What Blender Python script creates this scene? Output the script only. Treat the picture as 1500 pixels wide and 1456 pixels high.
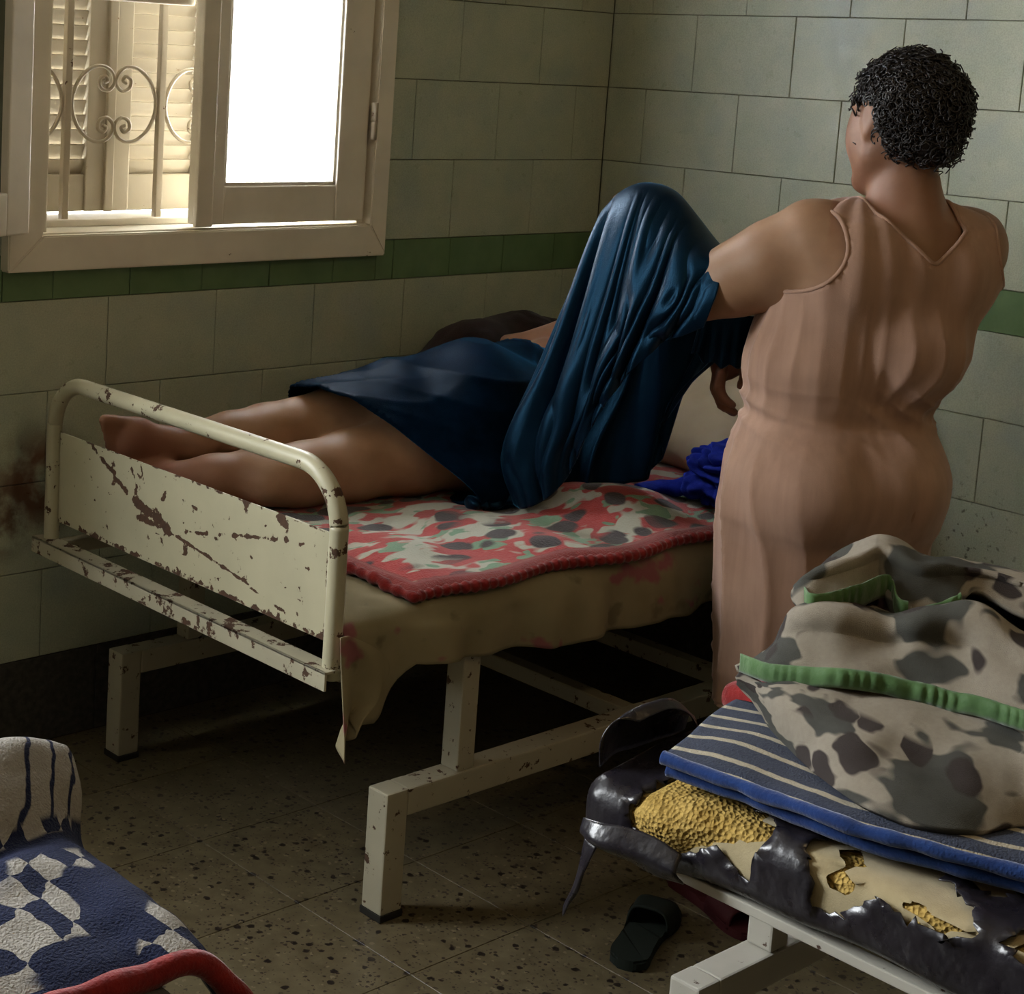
import bpy, bmesh, math, random
import numpy as np
from mathutils import Vector, Matrix

random.seed(7)
rng = np.random.default_rng(7)
S = bpy.context.scene
COL = S.collection
for o in list(bpy.data.objects):
    bpy.data.objects.remove(o)

# ------------------------------------------------------------------ camera
YAW, PITCH, ROLL = 0.6922, -0.1521, 0.0505
FPX, PX, PY = 2516.85, 404.3, 464.35
cam_d = bpy.data.cameras.new('camera')
cam = bpy.data.objects.new('camera', cam_d)
COL.objects.link(cam)
fw = Vector((math.sin(YAW) * math.cos(PITCH), math.cos(YAW) * math.cos(PITCH), math.sin(PITCH)))
rt = Vector((math.cos(YAW), -math.sin(YAW), 0))
up = rt.cross(fw)
r2 = math.cos(ROLL) * rt + math.sin(ROLL) * up
u2 = -math.sin(ROLL) * rt + math.cos(ROLL) * up
cam.matrix_world = Matrix(((r2.x, u2.x, -fw.x, -3.7307), (r2.y, u2.y, -fw.y, -3.1183), (r2.z, u2.z, -fw.z, 1.5463), (0, 0, 0, 1)))
cam_d.sensor_fit = 'HORIZONTAL'
cam_d.sensor_width = 36
cam_d.lens = FPX * 36 / 1500
cam_d.shift_x = (750 - PX) / 1500
cam_d.shift_y = (PY - 728) / 1500
cam_d.clip_start = 0.05
S.camera = cam

# ------------------------------------------------------------------ world, daylight portals, exposure
W = bpy.data.worlds.new('overcast_sky')
S.world = W
W.use_nodes = True
bg = W.node_tree.nodes['Background']
bg.inputs[0].default_value = (0.93, 0.97, 1.0, 1)
bg.inputs[1].default_value = 22.0


def portal(name, loc, rot, sx, sy):
    d = bpy.data.lights.new(name, 'AREA')
    d.shape = 'RECTANGLE'
    d.size, d.size_y = sx, sy
    d.cycles.is_portal = True
    o = bpy.data.objects.new(name, d)
    COL.objects.link(o)
    o.location = loc
    o.rotation_euler = rot
    return o


HP = math.pi / 2
portal('window_daylight', (-1.34, 0.27, 1.75), (-HP, 0, 0), 0.98, 1.2)
portal('side_window_daylight', (-3.4, 0.27, 1.75), (-HP, 0, 0), 1.2, 1.4)
S.view_settings.view_transform = 'Standard'
S.view_settings.look = 'None'
S.view_settings.gamma = 1
S.view_settings.use_curve_mapping = False
S.view_settings.exposure = 0.85


# ------------------------------------------------------------------ node helpers
class G:
    """small material graph builder"""

    def __init__(s, name, rough=0.6, spec=0.3):
        s.m = bpy.data.materials.new(name)
        s.m.use_nodes = True
        s.nt = s.m.node_tree
        s.b = s.nt.nodes['Principled BSDF']
        s.b.inputs['Roughness'].default_value = rough
        s.b.inputs['Specular IOR Level'].default_value = spec
        s._pos = None

    def n(s, t, **kw):
        x = s.nt.nodes.new(t)
        for k, v in kw.items():
            setattr(x, k, v)
        return x

    def l(s, a, b):
        s.nt.links.new(a, b)

    def inp(s, sock, v):
        if hasattr(v, 'is_linked') or hasattr(v, 'links'):
            s.l(v, sock)
        elif isinstance(v, (tuple, list)) and len(v) == 3 and sock.type == 'RGBA':
            sock.default_value = (*v, 1)
        else:
            sock.default_value = v

    def pos(s):
        return s.n('ShaderNodeNewGeometry').outputs['Position']

    def obj(s):
        return s.n('ShaderNodeTexCoord').outputs['Object']

    def uv(s):
        return s.n('ShaderNodeTexCoord').outputs['UV']

    def attr(s, name):
        return s.n('ShaderNodeAttribute', attribute_name=name).outputs['Fac']

    def mapv(s, v, sc=(1, 1, 1), loc=(0, 0, 0), rot=(0, 0, 0)):
        x = s.n('ShaderNodeMapping')
        s.l(v, x.inputs[0])
        x.inputs['Location'].default_value = loc
        x.inputs['Rotation'].default_value = rot
        x.inputs['Scale'].default_value = sc
        return x.outputs[0]

    def noise(s, v, scale, detail=4, rough=0.55, dist=0.0):
        x = s.n('ShaderNodeTexNoise')
        s.l(v, x.inputs['Vector'])
        x.inputs['Scale'].default_value = scale
        x.inputs['Detail'].default_value = detail
        x.inputs['Roughness'].default_value = rough
        x.inputs['Distortion'].default_value = dist
        return x.outputs['Fac']

    def voro(s, v, scale, feature='F1', out='Distance', rand=1.0):
        x = s.n('ShaderNodeTexVoronoi', feature=feature)
        s.l(v, x.inputs['Vector'])
        x.inputs['Scale'].default_value = scale
        x.inputs['Randomness'].default_value = rand
        return x.outputs[out]

    def ramp(s, f, stops, interp='LINEAR'):
        x = s.n('ShaderNodeValToRGB')
        s.l(f, x.inputs[0])
        cr = x.color_ramp
        cr.interpolation = interp
        while len(cr.elements) < len(stops):
            cr.elements.new(0.5)
        for e, (p, c) in zip(cr.elements, stops):
            e.position = p
            e.color = (c, c, c, 1) if isinstance(c, (int, float)) else (*c, 1)
        return x.outputs[0]

    def math(s, op, a, b=0.0, c=None):
        x = s.n('ShaderNodeMath', operation=op)
        s.inp(x.inputs[0], a)
        s.inp(x.inputs[1], b)
        if c is not None:
            s.inp(x.inputs[2], c)
        return x.outputs[0]

    def mix(s, f, a, b, blend='MIX'):
        x = s.n('ShaderNodeMix', data_type='RGBA', blend_type=blend)
        s.inp(x.inputs[0], f)
        s.inp(x.inputs[6], a)
        s.inp(x.inputs[7], b)
        return x.outputs[2]

    def sep(s, v):
        x = s.n('ShaderNodeSeparateXYZ')
        s.l(v, x.inputs[0])
        return x.outputs

    def color(s, c):
        s.inp(s.b.inputs['Base Color'], c)
        return s

    def bump(s, h, strength=0.3, dist=0.01):
        x = s.n('ShaderNodeBump')
        x.inputs['Strength'].default_value = strength
        x.inputs['Distance'].default_value = dist
        s.l(h, x.inputs['Height'])
        s.l(x.outputs[0], s.b.inputs['Normal'])
        return s

    def set(s, **kw):
        for k, v in kw.items():
            s.inp(s.b.inputs[k.replace('_', ' ')], v)
        return s

    def near(s, p, r, v=None):
        """1 at point p fading to 0 at radius r (world position)"""
        x = s.n('ShaderNodeVectorMath', operation='DISTANCE')
        s.l(v if v is not None else s.pos(), x.inputs[0])
        x.inputs[1].default_value = p
        return s.math('SUBTRACT', 1.0, s.math('DIVIDE', x.outputs['Value'], r))


# ------------------------------------------------------------------ mesh helpers
def link(name, me, mat=None, parent=None, loc=None):
    o = bpy.data.objects.new(name, me)
    COL.objects.link(o)
    if mat is not None and me is not None and len(me.materials) == 0:
        me.materials.append(mat)
    if parent is not None:
        o.parent = parent
    if loc is not None:
        o.location = loc
    return o


def tag(o, label=None, cat=None, group=None, kind=None):
    if label:
        o['label'] = label
    if cat:
        o['category'] = cat
    if group:
        o['group'] = group
    if kind:
        o['kind'] = kind
    return o


def empty(name, loc=(0, 0, 0)):
    o = bpy.data.objects.new(name, None)
    COL.objects.link(o)
    o.location = loc
    o.empty_display_size = 0.1
    return o


def mesh_np(name, V, F, smooth=True, uv=None):
    me = bpy.data.meshes.new(name)
    me.from_pydata([tuple(v) for v in np.asarray(V, float).tolist()], [], [tuple(f) for f in (F.tolist() if hasattr(F, 'tolist') else F)])
    if smooth:
        me.polygons.foreach_set('use_smooth', [True] * len(me.polygons))
    if uv is not None:
        lay = me.uv_layers.new(name='UVMap')
        idx = np.empty(len(me.loops), np.int32)
        me.loops.foreach_get('vertex_index', idx)
        lay.data.foreach_set('uv', np.asarray(uv, np.float32)[idx].ravel())
    me.update()
    return me


def set_attr(me, name, vals):
    a = me.attributes.new(name, 'FLOAT', 'POINT')
    a.data.foreach_set('value', np.asarray(vals, np.float32))


def box_bm(bm, x0, x1, y0, y1, z0, z1):
    vs = [bm.verts.new(p) for p in ((x0, y0, z0), (x1, y0, z0), (x1, y1, z0), (x0, y1, z0), (x0, y0, z1), (x1, y0, z1), (x1, y1, z1), (x0, y1, z1))]
    for f in ((3, 2, 1, 0), (4, 5, 6, 7), (0, 1, 5, 4), (1, 2, 6, 5), (2, 3, 7, 6), (3, 0, 4, 7)):
        bm.faces.new([vs[i] for i in f])
    return vs


def boxes_me(name, boxes, bevel=0.0):
    bm = bmesh.new()
    for b in boxes:
        box_bm(bm, *b)
    if bevel:
        bmesh.ops.bevel(bm, geom=list(bm.edges), offset=bevel, segments=2, profile=0.6, affect='EDGES')
    me = bpy.data.meshes.new(name)
    bm.to_mesh(me)
    bm.free()
    return me


def box(name, b, mat, parent=None, bevel=0.003):
    return link(name, boxes_me(name, [b], bevel), mat, parent)


def catmull(P, n, closed=False):
    """resample control polyline P (k,d) with n points by a Catmull-Rom spline"""
    P = np.asarray(P, float)
    k = len(P)
    t = np.linspace(0, k if closed else k - 1, n, endpoint=not closed)
    i = np.minimum(np.floor(t).astype(int), (k - 1) if closed else (k - 2))
    f = (t - i)[:, None]
    if closed:
        a, b, c, d = P[(i - 1) % k], P[i % k], P[(i + 1) % k], P[(i + 2) % k]
    else:
        Q = np.vstack([2 * P[0] - P[1], P, 2 * P[-1] - P[-2]])
        a, b, c, d = Q[i], Q[i + 1], Q[i + 2], Q[i + 3]
    return 0.5 * ((2 * b) + (-a + c) * f + (2 * a - 5 * b + 4 * c - d) * f ** 2 + (-a + 3 * b - 3 * c + d) * f ** 3)


def tube_np(path, rad, seg=10, closed=False, cap=True, flat=1.0):
    P = np.asarray(path, float)
    n = len(P)
    R = np.broadcast_to(np.asarray(rad, float), (n,))
    if closed:
        T = np.roll(P, -1, 0) - np.roll(P, 1, 0)
    else:
        T = np.gradient(P, axis=0)
    T /= np.linalg.norm(T, axis=1)[:, None] + 1e-12
    ref = np.array([0, 0, 1.0]) if abs(T[0, 2]) < 0.9 else np.array([1.0, 0, 0])
    N = np.zeros_like(P)
    v = np.cross(T[0], ref)
    v /= np.linalg.norm(v)
    for i in range(n):
        v = v - T[i] * (v @ T[i])
        v /= np.linalg.norm(v) + 1e-12
        N[i] = v
    B = np.cross(T, N)
    a = np.linspace(0, 2 * np.pi, seg, endpoint=False)
    V = (P[:, None] + R[:, None, None] * (np.cos(a)[None, :, None] * N[:, None] + flat * np.sin(a)[None, :, None] * B[:, None])).reshape(-1, 3)
    F = []
    m = n if closed else n - 1
    for i in range(m):
        j = (i + 1) % n
        for k in range(seg):
            k2 = (k + 1) % seg
            F.append((i * seg + k, i * seg + k2, j * seg + k2, j * seg + k))
    if cap and not closed:
        F.append(tuple(range(seg - 1, -1, -1)))
        F.append(tuple((n - 1) * seg + k for k in range(seg)))
    return V, F


def tube(name, path, rad, mat, parent=None, seg=10, closed=False, flat=1.0):
    V, F = tube_np(path, rad, seg, closed, True, flat)
    return link(name, mesh_np(name, V, F), mat, parent)


def merge_np(parts):
    V, F, o = [], [], 0
    for v, f in parts:
        V.append(np.asarray(v))
        F += [tuple(int(i) + o for i in q) for q in f]
        o += len(v)
    return np.vstack(V), F


def grid_faces(nu, nv):
    i, j = np.meshgrid(np.arange(nu - 1), np.arange(nv - 1), indexing='ij')
    a = (i * nv + j).ravel()
    return np.stack([a, a + nv, a + nv + 1, a + 1], 1)


def sheet_pts(ctrl, nu, nv):
    """ctrl (ku,kv,3) -> smooth grid (nu,nv,3)"""
    C = np.asarray(ctrl, float)
    A = np.stack([catmull(C[:, j], nu) for j in range(C.shape[1])], 1)
    return np.stack([catmull(A[i], nv) for i in range(nu)], 0)


def grid_normals(P):
    a = np.gradient(P, axis=0)
    b = np.gradient(P, axis=1)
    n = np.cross(a, b)
    return n / (np.linalg.norm(n, axis=2)[..., None] + 1e-12)


def vnoise(P, scale, seed=0):
    """cheap smooth value noise for points (...,3), range about -1..1"""
    P = np.asarray(P, float) * scale
    I = np.floor(P).astype(np.int64)
    f = P - I
    f = f * f * (3 - 2 * f)
    r = 0
    for dx in (0, 1):
        for dy in (0, 1):
            for dz in (0, 1):
                h = (I[..., 0] + dx) * 374761393 + (I[..., 1] + dy) * 668265263 + (I[..., 2] + dz) * 2147483647 + seed * 144665
                h = (h ^ (h >> 13)) * 1274126177
                h = ((h ^ (h >> 16)) & 0xFFFF) / 32767.5 - 1
                w = (f[..., 0] if dx else 1 - f[..., 0]) * (f[..., 1] if dy else 1 - f[..., 1]) * (f[..., 2] if dz else 1 - f[..., 2])
                r = r + h * w
    return r


def sheet(name, P, mat, parent=None, thick=0.004, uvscale=(1, 1), sub=0, offset=0.0):
    nu, nv = P.shape[:2]
    u, v = np.meshgrid(np.linspace(0, uvscale[0], nu), np.linspace(0, uvscale[1], nv), indexing='ij')
    me = mesh_np(name, P.reshape(-1, 3), grid_faces(nu, nv), True, np.stack([u, v], -1).reshape(-1, 2))
    o = link(name, me, mat, parent)
    if thick:
        s = o.modifiers.new('thickness', 'SOLIDIFY')
        s.thickness = thick
        s.offset = offset
        s.use_even_offset = False
    if sub:
        s = o.modifiers.new('smooth', 'SUBSURF')
        s.levels = s.render_levels = sub
    return o


# ------------------------------------------------------------------ signed distance modelling
class SDF:
    def __init__(s, lo, hi, h):
        s.lo, s.h = np.array(lo, float), h
        s.n = (np.ceil((np.array(hi) - s.lo) / h).astype(int) + 1)
        s.f = np.full(s.n, 0.2, np.float32)

    def _win(s, lo, hi):
        a = np.clip(np.floor((np.array(lo) - s.lo) / s.h).astype(int), 0, s.n - 1)
        b = np.clip(np.ceil((np.array(hi) - s.lo) / s.h).astype(int) + 1, 1, s.n)
        if (b <= a).any():
            return None
        ax = [(s.lo[i] + np.arange(a[i], b[i]) * s.h).astype(np.float32) for i in range(3)]
        return tuple(slice(a[i], b[i]) for i in range(3)), np.meshgrid(*ax, indexing='ij')

    def _join(s, sl, d, k, sub=False):
        f = s.f[sl]
        if sub:
            h = np.clip(0.5 - 0.5 * (f + d) / k, 0, 1)
            s.f[sl] = f * (1 - h) - d * h + k * h * (1 - h)
        else:
            h = np.clip(0.5 + 0.5 * (f - d) / k, 0, 1)
            s.f[sl] = f * (1 - h) + d * h - k * h * (1 - h)

    def cone(s, a, b, ra, rb, k=0.02, sub=False):
        a, b = np.array(a, float), np.array(b, float)
        m = max(ra, rb) + k + 4 * s.h
        w = s._win(np.minimum(a, b) - m, np.maximum(a, b) + m)
        if w is None:
            return s
        sl, (X, Y, Z) = w
        ab = b - a
        L2 = ab @ ab + 1e-9
        t = np.clip(((X - a[0]) * ab[0] + (Y - a[1]) * ab[1] + (Z - a[2]) * ab[2]) / L2, 0, 1)
        d = np.sqrt((X - a[0] - t * ab[0]) ** 2 + (Y - a[1] - t * ab[1]) ** 2 + (Z - a[2] - t * ab[2]) ** 2) - (ra + (rb - ra) * t)
        s._join(sl, d, k, sub)
        return s

    def chain(s, pts, k=0.02):
        """pts: list of (x,y,z,r)"""
        for p, q in zip(pts[:-1], pts[1:]):
            s.cone(p[:3], q[:3], p[3], q[3], k)
        return s

    def ell(s, c, r, axes=None, k=0.02, sub=False):
        c, r = np.array(c, float), np.array(r, float)
        m = r.max() + k + 4 * s.h
        w = s._win(c - m, c + m)
        if w is None:
            return s
        sl, (X, Y, Z) = w
        D = [X - c[0], Y - c[1], Z - c[2]]
        A = np.eye(3) if axes is None else np.array(axes, float)
        q = [A[i][0] * D[0] + A[i][1] * D[1] + A[i][2] * D[2] for i in range(3)]
        k0 = np.sqrt(sum((q[i] / r[i]) ** 2 for i in range(3)))
        k1 = np.sqrt(sum((q[i] / r[i] ** 2) ** 2 for i in range(3))) + 1e-9
        s._join(sl, k0 * (k0 - 1) / k1, k, sub)
        return s

    def func(s, fn, lo, hi, k=0.02, sub=False):
        sl, g = s._win(lo, hi)
        s._join(sl, fn(*g).astype(np.float32), k, sub)
        return s

    def cut(s, fn):
        sl, g = s._win(s.lo, s.lo + s.n * s.h)
        s.f = np.maximum(s.f, fn(*g).astype(np.float32))
        return s

    def mesh(s):
        f = s.f
        f = np.pad(f, 1, constant_values=0.2)
        ins = f < 0
        nx, ny, nz = f.shape
        corners = [(i, j, k) for i in (0, 1) for j in (0, 1) for k in (0, 1)]
        cnt = np.zeros((nx - 1, ny - 1, nz - 1), np.int8)
        for i, j, k in corners:
            cnt += ins[i:nx - 1 + i, j:ny - 1 + j, k:nz - 1 + k]
        act = (cnt > 0) & (cnt < 8)
        ci = np.argwhere(act)
        vid = np.full(act.shape, -1, np.int64)
        vid[act] = np.arange(len(ci))
        acc = np.zeros((len(ci), 3))
        num = np.zeros(len(ci))
        for a in corners:
            for ax in range(3):
                if a[ax]:
                    continue
                b = list(a)
                b[ax] = 1
                fa = f[ci[:, 0] + a[0], ci[:, 1] + a[1], ci[:, 2] + a[2]]
                fb = f[ci[:, 0] + b[0], ci[:, 1] + b[1], ci[:, 2] + b[2]]
                x = (fa < 0) != (fb < 0)
                t = np.where(x, fa / np.where(x, fa - fb, 1), 0)
                p = np.tile(np.array(a, float), (len(ci), 1))
                p[:, ax] += t
                acc += p * x[:, None]
                num += x
        V = (ci + acc / num[:, None] - 1) * s.h + s.lo
        F = []
        for ax in range(3):
            o1, o2 = [(1, 2), (2, 0), (0, 1)][ax]
            sa = [slice(None)] * 3
            sb = [slice(None)] * 3
            sa[ax] = slice(0, -1)
            sb[ax] = slice(1, None)
            A, B = ins[tuple(sa)], ins[tuple(sb)]
            e = np.argwhere(A != B)
            ok = (e[:, o1] > 0) & (e[:, o2] > 0) & (e[:, o1] < act.shape[o1]) & (e[:, o2] < act.shape[o2])
            e = e[ok]
            flip = A[e[:, 0], e[:, 1], e[:, 2]]
            q = []
            for d1, d2 in ((0, 0), (1, 0), (1, 1), (0, 1)):
                c = e.copy()
                c[:, o1] -= 1 - d1
                c[:, o2] -= 1 - d2
                q.append(vid[c[:, 0], c[:, 1], c[:, 2]])
            q = np.stack(q, 1)
            q[~flip] = q[~flip][:, ::-1]
            F.append(q)
        return V, np.vstack(F)


def smooth_np(V, F, it=2, lam=0.5):
    F = np.asarray(F)
    E = np.vstack([F[:, [0, 1]], F[:, [1, 2]], F[:, [2, 3]], F[:, [3, 0]]])
    V = V.copy()
    n = len(V)
    deg = np.bincount(E.ravel(), minlength=n)[:, None] + 1e-9
    for _ in range(it):
        A = np.zeros_like(V)
        for c in range(3):
            A[:, c] = np.bincount(E[:, 0], V[E[:, 1], c], n) + np.bincount(E[:, 1], V[E[:, 0], c], n)
        V += lam * (A / deg - V)
    return V


def normals_np(V, F):
    F = np.asarray(F)
    n = np.cross(V[F[:, 2]] - V[F[:, 0]], V[F[:, 3]] - V[F[:, 1]])
    N = np.zeros_like(V)
    for c in range(3):
        for k in range(4):
            N[:, c] += np.bincount(F[:, k], n[:, c], len(V))
    return N / (np.linalg.norm(N, axis=1)[:, None] + 1e-12)


def drop_unused(V, F):
    u = np.unique(F)
    m = np.full(len(V), -1)
    m[u] = np.arange(len(u))
    return V[u], m[F]


def cut_mesh(V, F, fn, snap=3):
    """keep faces where fn(V)<0 and pull the border onto fn=0"""
    g = fn(V)
    F = F[(g[F] < 0).all(1)]
    V, F = drop_unused(V, F)
    E = np.sort(np.vstack([F[:, [0, 1]], F[:, [1, 2]], F[:, [2, 3]], F[:, [3, 0]]]), 1)
    ue, c = np.unique(E, axis=0, return_counts=True)
    b = np.unique(ue[c == 1])
    for _ in range(snap):
        gv = fn(V[b])
        e = 1e-4
        gr = np.stack([(fn(V[b] + np.eye(3)[i] * e) - gv) / e for i in range(3)], 1)
        st = -gr * (gv / ((gr ** 2).sum(1) + 1e-6))[:, None]
        ln = np.linalg.norm(st, axis=1)[:, None]
        V[b] += st * np.minimum(1, 0.012 / (ln + 1e-9))
    return V, F


def borders(V, F):
    """closed border loops as lists of vertex indices"""
    D = {}
    F = np.asarray(F)
    E = np.vstack([F[:, [0, 1]], F[:, [1, 2]], F[:, [2, 3]], F[:, [3, 0]]])
    s = {}
    for a, b in E:
        s[(int(a), int(b))] = 1
    for (a, b) in s:
        if (b, a) not in s:
            D[a] = b
    loops = []
    while D:
        a0, b = D.popitem()
        L = [a0]
        while b != a0 and b in D:
            L.append(b)
            b = D.pop(b)
        loops.append(L)
    return loops



# ------------------------------------------------------------------ materials of the room
def m_tile():
    g = G('glazed_wall_tile', 0.28, 0.45)
    p = g.pos()
    a = g.noise(p, 9, 5, 0.6)
    c = g.ramp(a, [(0.3, (0.38, 0.43, 0.335)), (0.5, (0.435, 0.47, 0.355)), (0.7, (0.48, 0.50, 0.38))])
    b = g.ramp(g.noise(p, 5, 3), [(0.52, 0.0), (0.72, 0.55)])
    c = g.mix(b, c, (0.33, 0.39, 0.375))
    s = g.ramp(g.noise(p, 300, 2), [(0.35, 0.86), (0.65, 1.06)])
    c = g.mix(1.0, c, s, 'MULTIPLY')
    # brown smear on the wall beside the bed foot, scuffs on the side wall
    st = g.math('MULTIPLY', g.ramp(g.near((-1.79, 0, 0.60), 0.15), [(0.0, 0.0), (0.6, 0.9)]), g.ramp(g.noise(p, 14, 3), [(0.33, 0.0), (0.55, 1.0)]))
    c = g.mix(st, c, (0.11, 0.035, 0.015))
    st = g.math('MULTIPLY', g.ramp(g.near((-1.90, 0, 0.53), 0.12), [(0.0, 0.0), (0.6, 0.8)]), g.ramp(g.noise(p, 26, 3), [(0.4, 0.0), (0.6, 1.0)]))
    c = g.mix(st, c, (0.10, 0.035, 0.015))
    st = g.math('MULTIPLY', g.ramp(g.near((0, -1.15, 0.50), 0.2), [(0.0, 0.0), (0.7, 0.8)]), g.ramp(g.noise(p, 60, 3), [(0.6, 0.0), (0.68, 1.0)]))
    c = g.mix(st, c, (0.05, 0.04, 0.03))
    g.color(c)
    r = g.ramp(g.noise(p, 30, 3), [(0.3, 0.25), (0.7, 0.5)])
    g.set(Roughness=r)
    return g.bump(g.noise(p, 18, 3), 0.06, 0.01).m


def m_band():
    g = G('green_band_tile', 0.35, 0.4)
    p = g.pos()
    c = g.ramp(g.noise(p, 12, 5), [(0.3, (0.105, 0.18, 0.078)), (0.7, (0.15, 0.235, 0.11))])
    return g.color(c).bump(g.noise(p, 40, 3), 0.05, 0.01).m


def m_skirt():
    g = G('dark_skirting_tile', 0.4, 0.4)
    return g.color(g.ramp(g.noise(g.pos(), 60, 4), [(0.35, (0.035, 0.033, 0.03)), (0.65, (0.075, 0.07, 0.06))])).m


def m_plain(name, c1, c2, scale=8, rough=0.8, bump=0.1):
    g = G(name, rough, 0.25)
    n = g.noise(g.pos(), scale, 5)
    g.color(g.ramp(n, [(0.3, c1), (0.7, c2)]))
    return g.bump(n, bump, 0.01).m


def m_terrazzo():
    g = G('terrazzo', 0.42, 0.4)
    p = g.pos()
    base = g.ramp(g.noise(p, 20, 5), [(0.3, (0.085, 0.067, 0.036)), (0.7, (0.13, 0.106, 0.06))])
    w = g.mapv(p, (1, 1, 0.2))
    d = g.noise(w, 60, 2, 0.5)
    ww = g.n('ShaderNodeVectorMath', operation='ADD')
    g.l(w, ww.inputs[0])
    dn = g.n('ShaderNodeTexNoise')
    g.l(w, dn.inputs['Vector'])
    dn.inputs['Scale'].default_value = 90
    sc = g.n('ShaderNodeVectorMath', operation='SCALE')
    g.l(dn.outputs['Color'], sc.inputs[0])
    sc.inputs['Scale'].default_value = 0.012
    g.l(sc.outputs[0], ww.inputs[1])
    v = ww.outputs[0]
    col = base
    for scale, th, c in ((40, 0.30, (0.016, 0.011, 0.008)), (75, 0.30, (0.03, 0.02, 0.014)), (60, 0.26, (0.16, 0.13, 0.08)), (130, 0.30, (0.045, 0.032, 0.022))):
        m = g.ramp(g.voro(v, scale), [(th - 0.05, 1.0), (th, 0.0)])
        keep = g.ramp(g.sep(g.voro(v, scale, out='Color'))[0], [(0.60, 0.0), (0.62, 1.0)])
        col = g.mix(g.math('MULTIPLY', m, keep), col, c)
    g.color(col)
    return g.bump(g.noise(p, 25, 3), 0.05, 0.01).m


def m_paint(name, c, dark=(0.035, 0.02, 0.012), chip=0.62, scale=26, wear=True, dirt=0.4):
    """old enamel paint: chips down to dark metal where the wear attribute or noise says so"""
    g = G(name, 0.42, 0.4)
    p = g.pos()
    n1 = g.noise(p, 6, 4)
    col = g.mix(g.ramp(n1, [(0.4, 0.0), (0.75, dirt)]), c, tuple(x * 0.6 for x in c))
    n = g.noise(p, scale, 6, 0.65)
    f = n
    if wear:
        f = g.math('ADD', n, g.math('MULTIPLY', g.attr('wear'), 0.5))
    msk = g.ramp(f, [(chip, 0.0), (chip + 0.025, 1.0)])
    rust = g.mix(g.noise(p, 90, 3), dark, (0.09, 0.04, 0.018))
    g.color(g.mix(msk, col, rust))
    g.set(Roughness=g.mix(msk, (0.4,) * 3, (0.85,) * 3))
    x = g.math('SUBTRACT', g.math('MULTIPLY', g.noise(p, 120, 2), 0.15), msk)
    return g.bump(x, 0.25, 0.002).m


TILE, BAND, SKIRT = m_tile(), m_band(), m_skirt()
GROUT = m_plain('grout', (0.20, 0.20, 0.15), (0.27, 0.27, 0.21), 30)
PLASTER = m_plain('ochre_plaster', (0.20, 0.15, 0.085), (0.25, 0.19, 0.11), 3)
CEIL = m_plain('ceiling_plaster', (0.30, 0.26, 0.19), (0.35, 0.30, 0.22), 3)
TERRAZZO = m_terrazzo()
FGROUT = m_plain('floor_grout', (0.05, 0.04, 0.03), (0.08, 0.07, 0.05), 30)
WINPAINT = m_paint('old_window_paint', (0.78, 0.72, 0.60), (0.16, 0.10, 0.05), 0.70, 30, False)
SHUTTER = m_paint('shutter_paint', (0.40, 0.35, 0.26), (0.25, 0.16, 0.08), 0.69, 34, False, 0.3)
IRON = m_paint('painted_iron', (0.44, 0.38, 0.28), (0.08, 0.05, 0.03), 0.66, 40, False)
CREAM = m_paint('cream_bed_enamel', (0.42, 0.39, 0.265), (0.030, 0.016, 0.010), 0.64, 34, True)
CREAM2 = m_paint('cream_rail_enamel', (0.36, 0.33, 0.24), (0.030, 0.018, 0.012), 0.605, 34, False)


def m_frost():
    g = G('frosted_glass')
    t = g.n('ShaderNodeBsdfTranslucent')
    t.inputs[0].default_value = (0.95, 0.97, 1, 1)
    tr = g.n('ShaderNodeBsdfTransparent')
    mx = g.n('ShaderNodeMixShader')
    mx.inputs[0].default_value = 0.45
    g.l(t.outputs[0], mx.inputs[1])
    g.l(tr.outputs[0], mx.inputs[2])
    g.l(mx.outputs[0], g.nt.nodes['Material Output'].inputs[0])
    return g.m


FROST = m_frost()

# ------------------------------------------------------------------ room shell
RX, RY, RZ = -6.5, -5.0, 3.0          # room runs x RX..0, y RY..0


def wall_with_holes(name, axis, pos0, pos1, lo, hi, holes, mat):
    """axis 'y': wall spans x lo..hi, thick pos0..pos1 in y; holes (a0,a1,z0,z1)"""
    cuts = sorted({lo, hi, *[h[0] for h in holes], *[h[1] for h in holes]})
    bs = []
    for a, b in zip(cuts[:-1], cuts[1:]):
        hs = sorted([(h[2], h[3]) for h in holes if h[0] < (a + b) / 2 < h[1]])
        z = 0.0
        for z0, z1 in hs + [(RZ, RZ)]:
            if z0 > z:
                bs.append((a, b, pos0, pos1, z, z0) if axis == 'y' else (pos0, pos1, a, b, z, z0))
            z = z1
    return tag(link(name, boxes_me(name, bs), mat), kind='structure')


wall_back = wall_with_holes('wall_back', 'y', 0.008, 0.26, RX, 0.26, [(-1.82, -0.87, 1.13, 2.35), (-4.0, -2.8, 1.05, 2.45)], GROUT)
wall_right = wall_with_holes('wall_right', 'x', 0.008, 0.26, RY, 0.008, [], GROUT)
wall_left = wall_with_holes('wall_left', 'x', RX - 0.25, RX, RY, 0.26, [], PLASTER)
wall_front = wall_with_holes('wall_front', 'y', RY - 0.25, RY, RX - 0.25, 0.26, [], PLASTER)
tag(box('ceiling', (RX - 0.25, 0.26, RY - 0.25, 0.26, RZ, RZ + 0.2), CEIL, None, 0), kind='structure')
floor = tag(box('floor', (RX - 0.25, 0.26, RY - 0.25, 0.26, -0.2, -0.003), FGROUT, None, 0), kind='structure')

_tm = {}


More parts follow.
